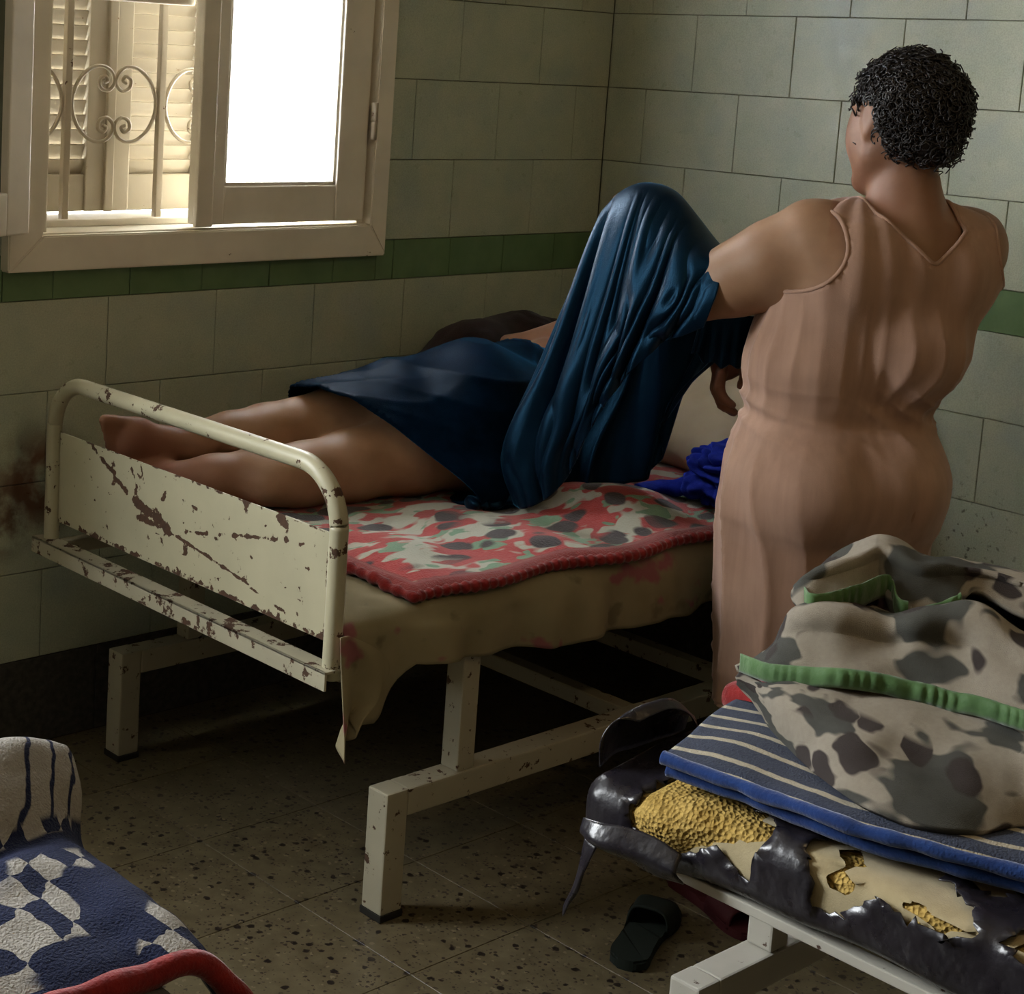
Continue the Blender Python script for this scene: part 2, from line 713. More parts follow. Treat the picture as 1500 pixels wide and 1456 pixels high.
def tile_me(w, h, d, mat, bev):
    key = (round(w, 3), round(h, 3), mat.name)
    if key not in _tm:
        me = boxes_me('tile_mesh', [(0, w, 0, h, 0, d)], 0)
        bm = bmesh.new()
        bm.from_mesh(me)
        top = [e for e in bm.edges if all(v.co.z > d * 0.5 for v in e.verts)]
        bmesh.ops.bevel(bm, geom=top, offset=bev, segments=1, affect='EDGES')
        bm.to_mesh(me)
        bm.free()
        me.materials.append(mat)
        _tm[key] = me
    return _tm[key]


def tile_row(wall, rot, a_lo, a_hi, z0, z1, first, step, mat, holes=(), gap=0.0018, name='wall_tile'):
    """tiles along a wall; rot maps (a,z) to the wall"""
    k0 = math.floor((a_lo - first) / step)
    k = k0
    while first + k * step < a_hi:
        a0, a1 = max(a_lo, first + k * step), min(a_hi, first + (k + 1) * step)
        k += 1
        if a1 - a0 < 0.012:
            continue
        rects = [(a0, a1, z0, z1)]
        for hx0, hx1, hz0, hz1 in holes:
            out = []
            for (p0, p1, q0, q1) in rects:
                if p1 <= hx0 or p0 >= hx1 or q1 <= hz0 or q0 >= hz1:
                    out.append((p0, p1, q0, q1))
                    continue
                if p0 < hx0:
                    out.append((p0, hx0, q0, q1))
                if p1 > hx1:
                    out.append((hx1, p1, q0, q1))
                m0, m1 = max(p0, hx0), min(p1, hx1)
                if q0 < hz0:
                    out.append((m0, m1, q0, hz0))
                if q1 > hz1:
                    out.append((m0, m1, hz1, q1))
            rects = out
        for (p0, p1, q0, q1) in rects:
            if p1 - p0 < 0.01 or q1 - q0 < 0.01:
                continue
            me = tile_me(p1 - p0 - gap, q1 - q0 - gap, 0.008, mat, 0.0011)
            o = link(name, me, None, wall)
            j = random.uniform(-0.0012, 0.0004)
            if rot == 'back':      # outward normal -y
                o.rotation_euler = (HP, 0, 0)
                o.location = (p0 + gap / 2, 0.0085 + j, q0 + gap / 2)
            elif rot == 'right':   # outward normal -x, a = -y
                o.rotation_euler = (HP, 0, -HP)
                o.location = (0.0085 + j, -p0 - gap / 2, q0 + gap / 2)
            o.rotation_euler.x += random.uniform(-0.002, 0.002)


HOLE = [(-1.895, -0.832, 1.069, 2.41)]
rows = [(0.0, 0.2, SKIRT), (0.2, 0.4, TILE), (0.4, 0.6, TILE), (0.6, 0.8, TILE), (0.8, 1.0, TILE), (1.0, 1.1, BAND)] + [(1.1 + 0.2 * i, 1.3 + 0.2 * i, TILE) for i in range(6)]
for i, (z0, z1, m) in enumerate(rows):
    od = i % 2
    if m is BAND:
        tile_row(wall_back, 'back', -2.6, 0, z0, z1, -1.7704, 0.1994, m, HOLE, 0.0018, 'band_tile')
        tile_row(wall_right, 'right', 0, 2.9, z0, z1, 0.10, 0.1994, m, (), 0.0018, 'band_tile')
        continue
    tile_row(wall_back, 'back', -2.6, 0, z0, z1, (-0.131 if i in (0, 2, 4, 7, 9, 11) else -0.281), 0.299, m, HOLE)
    tile_row(wall_right, 'right', 0, 2.9, z0, z1, (0.281 if i in (1, 3, 6, 8, 10) else 0.131), 0.299, m)

for i in range(11):
    for j in range(9):
        x, y = -3.26 + 0.3 * i, -2.69 + 0.3 * j
        w, h = min(0.3, -x), min(0.3, -y)
        if w < 0.02 or h < 0.02:
            continue
        o = link('floor_tile', tile_me(w - 0.0016, h - 0.0016, 0.003, TERRAZZO, 0.0006), None, floor, (x, y, -0.003 + random.uniform(-0.0003, 0)))

# rest of the floor outside the tiled part the camera can see
def slab(name, b, mat):
    return box(name, b, mat, floor, 0)


slab('floor_slab', (RX, -3.26, RY, 0, -0.003, 0.0), TERRAZZO)
slab('floor_slab', (-3.26, 0, RY, -2.69, -0.003, 0.0), TERRAZZO)
slab_w = box('plaster_face', (RX, -3.1, 0.0, 0.008, 1.1, RZ), PLASTER, wall_back, 0)
bm_hole = slab_w.data
slab_w.data = boxes_me('plaster_face', [(RX, -4.0, 0, 0.008, 0, RZ), (-2.8, -2.601, 0, 0.008, 0, RZ), (-4.0, -2.8, 0, 0.008, 0, 1.05), (-4.0, -2.8, 0, 0.008, 2.45, RZ), (-2.6, 0, 0, 0.008, 2.301, RZ)])
slab_w.data.materials.append(PLASTER)
s2 = box('plaster_face', (0.0, 0.008, -2.9, 0.0, 2.301, RZ), PLASTER, wall_right, 0)
s3 = box('plaster_face', (0.0, 0.008, RY, -2.9, 0, RZ), PLASTER, wall_right, 0)

# ------------------------------------------------------------------ window with shutters and grille
win = tag(empty('window_1', (-1.34, 0, 1.07)), kind='structure')
WP = Vector((1.34, 0, -1.07))


def wpart(name, boxes, mat, parent=win, bevel=0.004):
    o = link(name, boxes_me(name, boxes, bevel), mat, parent)
    if parent is win:
        o.location = WP
    return o


# casing of mitred boards standing proud of the tiles
def board(name, pts, y0, y1, mat, parent):
    bm = bmesh.new()
    a = [bm.verts.new((x, y0, z)) for x, z in pts]
    b = [bm.verts.new((x, y1, z)) for x, z in pts]
    bm.faces.new(a)
    bm.faces.new(b[::-1])
    for i in range(4):
        bm.faces.new((a[i], b[i], b[(i + 1) % 4], a[(i + 1) % 4]))
    bmesh.ops.recalc_face_normals(bm, faces=list(bm.faces))
    bmesh.ops.bevel(bm, geom=list(bm.edges), offset=0.003, segments=2, affect='EDGES')
    me = bpy.data.meshes.new(name)
    bm.to_mesh(me)
    bm.free()
    o = link(name, me, mat, parent)
    if parent is win:
        o.location = WP
    return o


xo0, xo1, xi0, xi1, zo0, zo1, zi0, zi1 = -1.90, -0.829, -1.815, -0.885, 1.066, 2.42, 1.142, 2.345
board('casing_board', [(xo0, zo0), (xo1, zo0), (xi1, zi0), (xi0, zi0)], -0.030, 0.005, WINPAINT, win)
board('casing_board', [(xo1 - 0.001, zo0 + 0.001), (xo1 - 0.001, zo1), (xi1 + 0.001, zi1), (xi1 + 0.001, zi0)], -0.030, 0.005, WINPAINT, win)
board('casing_board', [(xo0, zo0 + 0.001), (xi0 - 0.001, zi0), (xi0 - 0.001, zi1), (xo0, zo1)], -0.030, 0.005, WINPAINT, win)
board('casing_board', [(xo0, zo1), (xi0, zi1), (xi1, zi1), (xo1, zo1)], -0.030, 0.005, WINPAINT, win)
wpart('window_frame', [(-1.835, -1.79, 0.0, 0.08, 1.125, 2.36), (-0.905, -0.862, 0.0, 0.08, 1.125, 2.36), (-1.835, -0.862, 0.0, 0.08, 2.31, 2.36)], WINPAINT)
wpart('window_sill', [(-1.835, -0.862, -0.012, 0.255, 1.105, 1.146)], WINPAINT)
wpart('sill_step', [(-1.82, -0.87, 0.075, 0.255, 1.146, 1.162)], WINPAINT)
wpart('reveal', [(-1.83, -1.815, 0.08, 0.255, 1.15, 2.36), (-0.875, -0.86, 0.08, 0.255, 1.15, 2.36)], WINPAINT)


def sash(name, x0, x1, parent, y0=-0.018, y1=0.022):
    z0, z1 = 1.153, 2.305
    w = 0.062
    fr = empty(name)
    fr.parent = parent
    box('stile', (x0, x0 + w + 0.012, y0, y1, z0, z1), WINPAINT, fr, 0.004)
    box('stile', (x1 - w - 0.03, x1, y0, y1, z0, z1), WINPAINT, fr, 0.004)
    box('bottom_rail', (x0 + w + 0.012, x1 - w - 0.03, y0 + 0.003, y1, z0, z0 + 0.088), WINPAINT, fr, 0.004)
    box('top_rail', (x0 + w + 0.012, x1 - w - 0.03, y0 + 0.003, y1, z1 - 0.07, z1), WINPAINT, fr, 0.004)
    return fr


s = sash('sash', -1.405, -0.9, win)
s.location = WP
gx0, gx1 = -1.331, -0.992
link('glass_pane', boxes_me('glass_pane', [(gx0 - 0.004, gx1 + 0.004, 0.004, 0.007, 1.237, 2.239)]), FROST, s)
link('glazing_bead', boxes_me('glazing_bead', [(gx0, gx0 + 0.008, -0.012, 0.004, 1.241, 2.235), (gx1 - 0.008, gx1, -0.012, 0.004, 1.241, 2.235), (gx0, gx1, -0.012, 0.004, 1.241, 1.249)], 0.002), WINPAINT, s)
link('meeting_strip', boxes_me('meeting_strip', [(-1.419, -1.372, -0.032, -0.018, 1.15, 2.305)], 0.004), WINPAINT, s)
for z in (1.395, 2.1):
    V, F = merge_np([tube_np([(-0.893, -0.03, z - 0.045), (-0.893, -0.03, z - 0.001)], 0.008, 10), tube_np([(-0.893, -0.03, z + 0.001), (-0.893, -0.03, z + 0.045)], 0.009, 10)])
    o = link('hinge', mesh_np('hinge', V, F), IRON, win)
    o.location = WP
# left sash swung open into the room
ls = sash('open_sash', 0.0, 0.43, win)
ls.location = Vector((-1.888, -0.055, 0)) + WP
ls.rotation_euler = (0, 0, math.radians(180 + 22))
link('glass_pane', boxes_me('glass_pane', [(0.072, 0.342, 0.0, 0.003, 1.239, 2.237)]), G('dim_glass', 0.08, 0.5).color((0.10, 0.12, 0.09)).m, ls)

# louvred shutter leaves outside the left half
for lx0, lx1 in ((-1.812, -1.512), (-1.508, -1.208)):
    lf = empty('shutter_leaf')
    lf.parent = win
    lf.location = WP
    y0, y1 = 0.195, 0.232
    z0, z1 = 1.166, 2.33
    sw = 0.058
    box('stile', (lx0, lx0 + sw, y0, y1, z0, z1), SHUTTER, lf, 0.003)
    box('stile', (lx1 - sw, lx1, y0, y1, z0, z1), SHUTTER, lf, 0.003)
    box('bottom_rail', (lx0 + sw, lx1 - sw, y0 + 0.006, y1 - 0.004, z0, z0 + 0.085), SHUTTER, lf, 0.003)
    box('top_rail', (lx0 + sw, lx1 - sw, y0 + 0.006, y1 - 0.004, z1 - 0.07, z1), SHUTTER, lf, 0.003)
    sm = None
    z = z0 + 0.098
    while z < z1 - 0.075:
        if sm is None:
            sm = boxes_me('shutter_slat', [(0, lx1 - lx0 - 2 * sw, -0.0235, 0.0235, -0.003, 0.003)], 0.0015)
            sm.materials.append(SHUTTER)
        o = link('shutter_slat', sm, None, lf, (lx0 + sw, (y0 + y1) / 2, z))
        o.rotation_euler = (math.radians(-68 + random.uniform(-2, 2)), 0, 0)
        z += 0.0335
# outer transom and folded leaf post between the two halves
wpart('transom_bar', [(-1.815, -1.40, 0.03, 0.07, 1.642, 1.70)], WINPAINT)
link('meeting_bead', boxes_me('meeting_bead', [(-1.522, -1.498, 0.186, 0.198, 1.166, 2.33)], 0.003), SHUTTER, win).location = WP

# wrought iron grille
gr = empty('iron_grille')
gr.parent = win
gr.location = WP
BX = [-1.687 + 0.251 * i for i in range(4)]
for x in BX:
    o = box('grille_bar', (x - 0.0085, x + 0.0085, 0.092, 0.108, 1.15, 2.34), IRON, gr, 0.002)


def c_scroll(cx, sgn, zc=1.416):
    """C shaped scroll bulging against the bar at cx, curls on the sgn side"""
    half = [(0.086, 0.047), (0.096, 0.052), (0.088, 0.062), (0.074, 0.054), (0.078, 0.036), (0.098, 0.030), (0.114, 0.046), (0.108, 0.069), (0.086, 0.083), (0.056, 0.080), (0.028, 0.060), (0.010, 0.030)]
    ctrl = half + [(0.004, 0.0)] + [(x, -z) for x, z in half[::-1]]
    P = catmull(ctrl, 110)
    return [(cx + sgn * p[0], 0.100, zc + p[1]) for p in P]


for i in range(-1, 3):
    xl = BX[0] + 0.251 * i
    for cx, sg in ((xl + 0.009, 1), (xl + 0.251 - 0.009, -1)):
        if cx + sg * 0.1 < -1.815 or cx < -1.80 or cx + sg * 0.1 > -0.87:
            continue
        tube('grille_scroll', c_scroll(cx, sg), 0.0045, IRON, gr, 6)

# plain frames of the window out of view that lights the room
for nm, bs in (('window_2', [(-4.0, -3.95, 0.02, 0.08, 1.05, 2.45), (-2.85, -2.8, 0.02, 0.08, 1.05, 2.45), (-4.0, -2.8, 0.02, 0.08, 1.05, 1.10), (-4.0, -2.8, 0.02, 0.08, 2.40, 2.45), (-3.425, -3.375, 0.02, 0.08, 1.05, 2.45)]),):
    tag(link(nm, boxes_me(nm, bs, 0.004), WINPAINT), kind='structure')

# ------------------------------------------------------------------ hospital bed along the back wall
def rect_tube(name, b, mat, parent, bev=0.004):
    return box(name, b, mat, parent, bev)


def bed_base(root, x0, x1, y0, y1, zf, legmat, o=(0, 0)):
    """lower trestle: four short legs, two long rails, uprights, cross bars and the angle iron frame.
    x0 foot end of the frame, x1 head end, y0 near side, y1 wall side (world numbers, root at origin o)"""
    t = 0.026
    lx = (x0 + 0.17, x1 - 0.17)
    for yy in (y0 + 0.015, y1 - 0.045):
        for k, x in enumerate(lx):
            rect_tube('leg', (x - t, x + t, yy - t, yy + t, 0.012, 0.245), legmat, root)
            rect_tube('foot_cap', (x - t - 0.002, x + t + 0.002, yy - t - 0.002, yy + t + 0.002, 0, 0.014), RUBBER, root, 0.002)
        rect_tube('lower_rail', (lx[0] + t, lx[1] - t, yy - t, yy + t, 0.193, 0.2445), legmat, root)
        for x in (lx[0] + 0.175, lx[1] - 0.175):
            rect_tube('upright', (x - 0.022, x + 0.022, yy - 0.022, yy + 0.022, 0.2445, zf), legmat, root)
    for x in (lx[0] + 0.72, lx[1] - 0.35):
        rect_tube('cross_bar', (x - 0.02, x + 0.02, y0 + 0.015 + t, y1 - 0.045 - t, 0.2, 0.236), legmat, root)
    for yy in (y0, y1 - 0.03):
        rect_tube('side_rail', (x0 + 0.02, x1 - 0.02, yy, yy + 0.03, zf - 0.008, zf + 0.022), legmat, root)
    for x in np.linspace(x0 + 0.3, x1 - 0.3, 5):
        rect_tube('bed_slat', (x - 0.025, x + 0.025, y0 + 0.03, y1 - 0.03, zf + 0.002, zf + 0.012), legmat, root, 0.002)


def m_rubber():
    return G('black_rubber', 0.8, 0.2).color((0.02, 0.018, 0.015)).m


RUBBER = m_rubber()
bed = tag(empty('hospital_bed', (-1.83, -0.56, 0)), 'chipped cream metal hospital bed along the wall under the window', 'bed')
BO = Vector((1.83, 0.56, 0))
FX = -1.83
YN, YW = -1.022, -0.118


def bp(o):
    o.location = BO
    return o


before = set(bpy.data.objects)
bed_base(bed, FX, -0.06, YN, YW, 0.485, CREAM2)
for o in set(bpy.data.objects) - before:
    o.location = BO


def end_board(xc, name_t, name_p, panel_x):
    """bent tube arch with sheet panel and angle iron foot bar, y from YN to YW"""
    rc = 0.105
    ztop = 0.853
    path = [(xc, YN, 0.49), (xc, YN, 0.60), (xc, YN, ztop - rc)]
    path += [(xc, YN + rc - rc * math.cos(a), ztop - rc + rc * math.sin(a)) for a in np.linspace(0.12, HP, 9)]
    path += [(xc, y, ztop) for y in np.linspace(YN + rc + 0.05, YW - rc - 0.05, 8)]
    path += [(xc, YW - rc + rc * math.sin(a), ztop - rc + rc * math.cos(a)) for a in np.linspace(0, HP - 0.12, 9)]
    path += [(xc, YW, ztop - rc), (xc, YW, 0.60), (xc, YW, 0.49)]
    P = catmull(path, 150)
    V, F = tube_np(P, 0.0165, 14)
    me = mesh_np(name_t, V, F)
    n = vnoise(V, 18, 3)
    set_attr(me, 'wear', np.clip(0.22 * n, -0.1, 0.3) + 0.10 * (np.abs(V[:, 1] - (YN + 0.03)) < 0.10) * (V[:, 2] > 0.68))
    bp(link(name_t, me, CREAM, bed))
    # panel
    nu, nv = 240, 70
    ys = np.linspace(YN + 0.016, YW - 0.016, nu)
    zs = np.linspace(0.548, 0.742, nv)
    Yg, Zg = np.meshgrid(ys, zs, indexing='ij')
    Xg = np.full_like(Yg, panel_x) + 0.0012 * vnoise(np.stack([Yg, Zg, Yg * 0], -1), 7, 5)
    wear = np.full_like(Yg, -0.16)
    nz = vnoise(np.stack([Yg, Zg, Yg * 0], -1), 60, 9)

    def scratch(pts, w, amt):
        nonlocal wear
        for (a0, c0), (a1, c1) in zip(pts[:-1], pts[1:]):
            d = np.array([a1 - a0, c1 - c0])
            t = np.clip(((Yg - a0) * d[0] + (Zg - c0) * d[1]) / (d @ d), 0, 1)
            ds = np.hypot(Yg - a0 - t * d[0], Zg - c0 - t * d[1])
            wear = np.maximum(wear, amt * np.clip(1.3 - ds / (w * (1 + 0.6 * nz)), 0, 1))

    PX_ = lambda x, y: PAN[(x, y)]
    for pts, w, amt in SCR:
        scratch(pts, w, amt)
    scratch([(YN + 0.016, 0.552), (YW, 0.552)], 0.009, 0.34)
    scratch([(YN + 0.016, 0.74), (YW, 0.742)], 0.003, 0.24)
    V = np.stack([Xg, Yg, Zg], -1)
    V2 = V.copy()
    V2[..., 0] += 0.002
    k = nu * nv
    f1 = grid_faces(nu, nv)
    f2 = f1[:, ::-1] + k
    ring = [i * nv for i in range(nu)] + [(nu - 1) * nv + j for j in range(1, nv)] + [i * nv + nv - 1 for i in range(nu - 2, -1, -1)] + [j for j in range(nv - 2, 0, -1)]
    side = [(a, b, b + k, a + k) for a, b in zip(ring, ring[1:] + ring[:1])]
    me = mesh_np(name_p, np.vstack([V.reshape(-1, 3), V2.reshape(-1, 3)]), [tuple(f) for f in f1[:, ::-1].tolist()] + [tuple(f) for f in f2[:, ::-1].tolist()] + side, False)
    set_attr(me, 'wear', np.concatenate([wear.ravel(), wear.ravel()]))
    bp(link(name_p, me, CREAM, bed))
    # foot bar: angle iron
    bp(link('end_bar', boxes_me('end_bar', [(xc - 0.03, xc + 0.012, YN - 0.018, YW + 0.03, 0.506, 0.511), (xc - 0.03, xc - 0.025, YN - 0.018, YW + 0.03, 0.477, 0.511)], 0.0015), BARMAT, bed))


# scratches on the panel as (y,z) polylines in metres
SCR = [
    ([(-0.262, 0.735), (-0.30, 0.715), (-0.34, 0.70)], 0.006, 0.55),
    ([(-0.345, 0.69), (-0.385, 0.672)], 0.007, 0.55),
    ([(-0.41, 0.665), (-0.50, 0.640), (-0.53, 0.625)], 0.014, 0.5),
    ([(-0.42, 0.63), (-0.50, 0.628)], 0.010, 0.45),
    ([(-0.52, 0.625), (-0.60, 0.618), (-0.70, 0.603), (-0.78, 0.59)], 0.0035, 0.5),
    ([(-0.79, 0.585), (-0.90, 0.565)], 0.0035, 0.45),
    ([(-0.69, 0.662), (-0.80, 0.684), (-0.83, 0.69)], 0.0055, 0.45),
    ([(-0.585, 0.640), (-0.64, 0.650), (-0.66, 0.655)], 0.005, 0.45),
    ([(-0.58, 0.615), (-0.585, 0.60)], 0.008, 0.45),
    ([(-0.505, 0.685), (-0.515, 0.70)], 0.009, 0.5),
    ([(-0.60, 0.695), (-0.63, 0.69)], 0.005, 0.5),
    ([(-0.76, 0.735), (-0.765, 0.722)], 0.011, 0.5),
    ([(-0.86, 0.735), (-0.875, 0.725)], 0.012, 0.5),
    ([(-0.43, 0.735), (-0.445, 0.70)], 0.002, 0.4),
    ([(-0.40, 0.72), (-0.42, 0.69)], 0.004, 0.4),
    ([(-0.645, 0.74), (-0.69, 0.742)], 0.006, 0.4),
    ([(-0.915, 0.70), (-0.93, 0.705)], 0.004, 0.4),
    ([(-0.88, 0.70), (-0.885, 0.70)], 0.006, 0.4),
    ([(-0.99, 0.72), (-0.995, 0.56)], 0.003, 0.35),
    ([(-0.64, 0.742), (-0.70, 0.739)], 0.004, 0.4),
]
rr = np.random.default_rng(3)
for _ in range(34):
    a, c = rr.uniform(-0.98, -0.2), rr.uniform(0.56, 0.735)
    SCR.append(([(a, c), (a - rr.uniform(0.002, 0.014), c + rr.uniform(-0.008, 0.004))], rr.uniform(0.0015, 0.004), 0.4))
BARMAT = m_paint('chipped_bar_enamel', (0.38, 0.35, 0.25), (0.030, 0.016, 0.010), 0.55, 30, False)
end_board(FX, 'footboard_tube', 'footboard_panel', FX + 0.004)
SCR = SCR[10:]
end_board(-0.055, 'headboard_tube', 'headboard_panel', -0.055)

# ------------------------------------------------------------------ fabrics
def m_cloth(name, c1, c2, scale=20, rough=0.9, sheen=0.2, bump=0.25, weave=420, sheen_tint=None):
    g = G(name, rough, 0.12)
    p = g.obj()
    n = g.noise(p, scale, 5)
    g.color(g.ramp(n, [(0.3, c1), (0.7, c2)]))
    g.set(Sheen_Weight=sheen, Sheen_Roughness=0.5)
    if sheen_tint:
        g.set(Sheen_Tint=(*sheen_tint, 1))
    return g.bump(g.noise(p, weave, 2), bump, 0.002).m


def m_velvet(name, c1, c2, tint, spec=0.25, rough=0.55):
    g = G(name, rough, spec)
    p = g.obj()
    n = g.noise(p, 22, 5, 0.6)
    g.color(g.ramp(n, [(0.3, c1), (0.7, c2)]))
    g.set(Sheen_Weight=0.4, Sheen_Roughness=0.22, Sheen_Tint=(*tint, 1), Specular_Tint=(*tint, 1))
    h = g.math('ADD', g.noise(p, 500, 2), g.math('MULTIPLY', g.noise(g.mapv(p, (9, 40, 40)), 3, 4), 0.6))
    return g.bump(h, 0.18, 0.003).m


def m_redblanket():
    """red acrylic blanket with pale and black blotches, red border from the edge attribute"""
    g = G('red_patterned_blanket', 0.95, 0.08)
    p = g.pos()
    u = g.uv()
    w = g.n('ShaderNodeVectorMath', operation='ADD')
    g.l(u, w.inputs[0])
    nz = g.n('ShaderNodeTexNoise')
    g.l(u, nz.inputs['Vector'])
    nz.inputs['Scale'].default_value = 7
    sc = g.n('ShaderNodeVectorMath', operation='SCALE')
    g.l(nz.outputs['Color'], sc.inputs[0])
    sc.inputs['Scale'].default_value = 0.09
    g.l(sc.outputs[0], w.inputs[1])
    v = w.outputs[0]
    col = g.mix(g.noise(u, 60, 3), (0.33, 0.02, 0.02), (0.45, 0.045, 0.04))
    a = g.noise(g.mapv(v, (5, 11, 1)), 1.6, 2)
    col = g.mix(g.ramp(a, [(0.505, 0.0), (0.54, 1.0)]), col, (0.42, 0.43, 0.35))
    b = g.noise(g.mapv(v, (7, 13, 1), (3.7, 1.2, 0)), 1.5, 2)
    col = g.mix(g.ramp(b, [(0.58, 0.0), (0.61, 1.0)]), col, (0.15, 0.29, 0.18))
    d = g.voro(g.mapv(v, (10, 15, 1)), 1.0)
    kd = g.ramp(g.noise(g.mapv(u, (2.5, 5, 1), (1, 7, 0)), 1.3, 1), [(0.38, 0.0), (0.46, 1.0)])
    col = g.mix(g.math('MULTIPLY', g.ramp(d, [(0.36, 1.0), (0.42, 0.0)]), kd), col, (0.028, 0.02, 0.025))
    e = g.attr('edge')
    col = g.mix(g.ramp(g.math('ADD', e, g.math('MULTIPLY', g.math('SUBTRACT', g.noise(u, 40, 2), 0.5), 0.25)), [(0.40, 0.0), (0.5, 1.0)]), col, g.mix(g.noise(u, 90, 2), (0.16, 0.010, 0.008), (0.28, 0.018, 0.013)))
    g.color(col)
    g.set(Sheen_Weight=0.25, Sheen_Roughness=0.6)
    return g.bump(g.noise(p, 260, 3), 0.5, 0.005).m


def m_sheet():
    g = G('cream_floral_sheet', 0.9, 0.1)
    p = g.pos()
    c = g.ramp(g.noise(p, 5, 4), [(0.3, (0.19, 0.16, 0.09)), (0.7, (0.27, 0.23, 0.14))])
    q = g.mapv(p, (1, 1, 1.2))
    f = g.ramp(g.noise(q, 10, 3, 0.5), [(0.60, 0.0), (0.66, 0.75)])
    c = g.mix(f, c, (0.24, 0.06, 0.09))
    f = g.ramp(g.noise(g.mapv(q, (1, 1, 1), (4, 2, 1)), 14, 3, 0.5), [(0.62, 0.0), (0.70, 0.6)])
    c = g.mix(f, c, (0.09, 0.08, 0.045))
    g.color(c)
    return g.bump(g.noise(p, 600, 2), 0.2, 0.001).m


SHEETM, REDM = m_sheet(), m_redblanket()
MATT = m_cloth('mattress_ticking', (0.09, 0.08, 0.06), (0.14, 0.12, 0.09), 10)
VELVET = m_velvet('blue_velvet', (0.0008, 0.004, 0.012), (0.002, 0.010, 0.026), (0.02, 0.30, 0.62), 0.06, 0.5)
VELVET2 = m_velvet('slate_blue_satin_velvet', (0.0006, 0.003, 0.009), (0.0015, 0.007, 0.018), (0.12, 0.50, 0.95), 0.45, 0.42)
ROYAL = m_cloth('royal_blue_knit', (0.004, 0.010, 0.16), (0.010, 0.024, 0.30), 40, 0.9, 0.2, 0.5, 300, (0.1, 0.2, 1.0))
PILLOW = m_cloth('beige_pillow', (0.36, 0.29, 0.20), (0.46, 0.38, 0.27), 6)
BROWN = m_cloth('dark_brown_plush', (0.010, 0.004, 0.003), (0.022, 0.008, 0.006), 30, 0.95, 0.1, 0.8, 260)


def soft_box(name, b, mat, parent=None, rad=0.03, amp=0.006, seg=(30, 16, 5), seed=0):
    """rounded upholstered block with a slightly uneven skin"""
    x0, x1, y0, y1, z0, z1 = b
    bm = bmesh.new()
    box_bm(bm, *b)
    bmesh.ops.bevel(bm, geom=list(bm.edges), offset=rad, segments=4, profile=0.5, affect='EDGES')
    bmesh.ops.triangulate(bm, faces=[f for f in bm.faces if len(f.verts) > 4])
    for ax, n, lo, hi in ((0, seg[0], x0, x1), (1, seg[1], y0, y1)):
        for t in np.linspace(lo, hi, n + 1)[1:-1]:
            co, no = [0, 0, 0], [0, 0, 0]
            co[ax], no[ax] = t, 1
            bmesh.ops.bisect_plane(bm, geom=list(bm.verts) + list(bm.edges) + list(bm.faces), plane_co=co, plane_no=no)
    bm.normal_update()
    P = np.array([v.co for v in bm.verts])
    N = np.array([v.normal for v in bm.verts])
    d = amp * vnoise(P, 6, seed)
    for v, q in zip(bm.verts, P + N * d[:, None]):
        v.co = q
    me = bpy.data.meshes.new(name)
    bm.to_mesh(me)
    bm.free()
    me.polygons.foreach_set('use_smooth', [True] * len(me.polygons))
    return link(name, me, mat, parent)


ZB = 0.59
tag(soft_box('mattress', (FX + 0.085, -0.09, YN + 0.012, YW - 0.0, 0.499, ZB - 0.008), MATT, None, 0.03), 'thin mattress covered by the cream floral sheet', 'mattress')

# sheet: over the near edge of the mattress, hanging down to uneven hem, longer corner at the foot end
nu, nv = 130, 46
xs = np.linspace(FX + 0.018, -0.10, nu)
P = np.zeros((nu, nv, 3))
for i, x in enumerate(xs):
    s = (x - FX) / 1.75
    hem = np.interp(x, [-1.82, -1.76, -1.70, -1.64, -1.5, -1.25, -1.0, -0.72, -0.4, -0.1], [0.405, 0.40, 0.425, 0.487, 0.472, 0.448, 0.444, 0.452, 0.45, 0.46])
    wave = 0.008 * math.sin(x * 19) + 0.006 * math.sin(x * 43 + 1)
    foot = math.exp(-((x + 1.80) / 0.06) ** 2)
    prof = [(-0.15, ZB - 0.004), (-0.55, ZB - 0.003), (-0.90, ZB - 0.003), (YN + 0.05, ZB - 0.003), (YN + 0.012, ZB - 0.008), (YN - 0.008, ZB - 0.03),
            (YN - 0.016 - wave * 0.6, (ZB + hem) / 2 + 0.01), (YN - 0.020 - wave - 0.012 * foot, (ZB + 2 * hem) / 3), (YN - 0.020 - 1.6 * wave - 0.02 * foot, hem)]
    c = catmull(prof, nv)
    P[i, :, 0] = x + 0.012 * np.linspace(0, 1, nv) ** 2 * math.sin(x * 31)
    P[i, :, 1:] = c
P[..., 1:] += 0.0025 * vnoise(P, 22, 4)[..., None]
bs = tag(sheet('bed_sheet', P, SHEETM, None, 0.0025, (1.7, 1.2)), 'cream sheet with faint pink flowers hanging over the bed side', 'sheet')
# twisted corner of the sheet hanging beside the foot post
nu, nv = 30, 40
Q = np.zeros((nu, nv, 3))
for j, t in enumerate(np.linspace(0, 1, nv)):
    z = 0.575 - t * 0.215
    w = 0.018 + 0.105 * math.sin(min(1, t * 1.15) * math.pi * 0.75) * (1 - 0.75 * max(0, t - 0.75) / 0.25)
    for i, u in enumerate(np.linspace(0, 1, nu)):
        zz = z + (0.075 * u if t > 0 else 0) * t
        Q[i, j] = (FX - 0.012 + w * u, YN - 0.026 - 0.018 * math.sin(u * 10 + 2 * t) * t - 0.012 * t - 0.006, zz)
sheet('sheet_corner', Q, SHEETM, bs, 0.002)

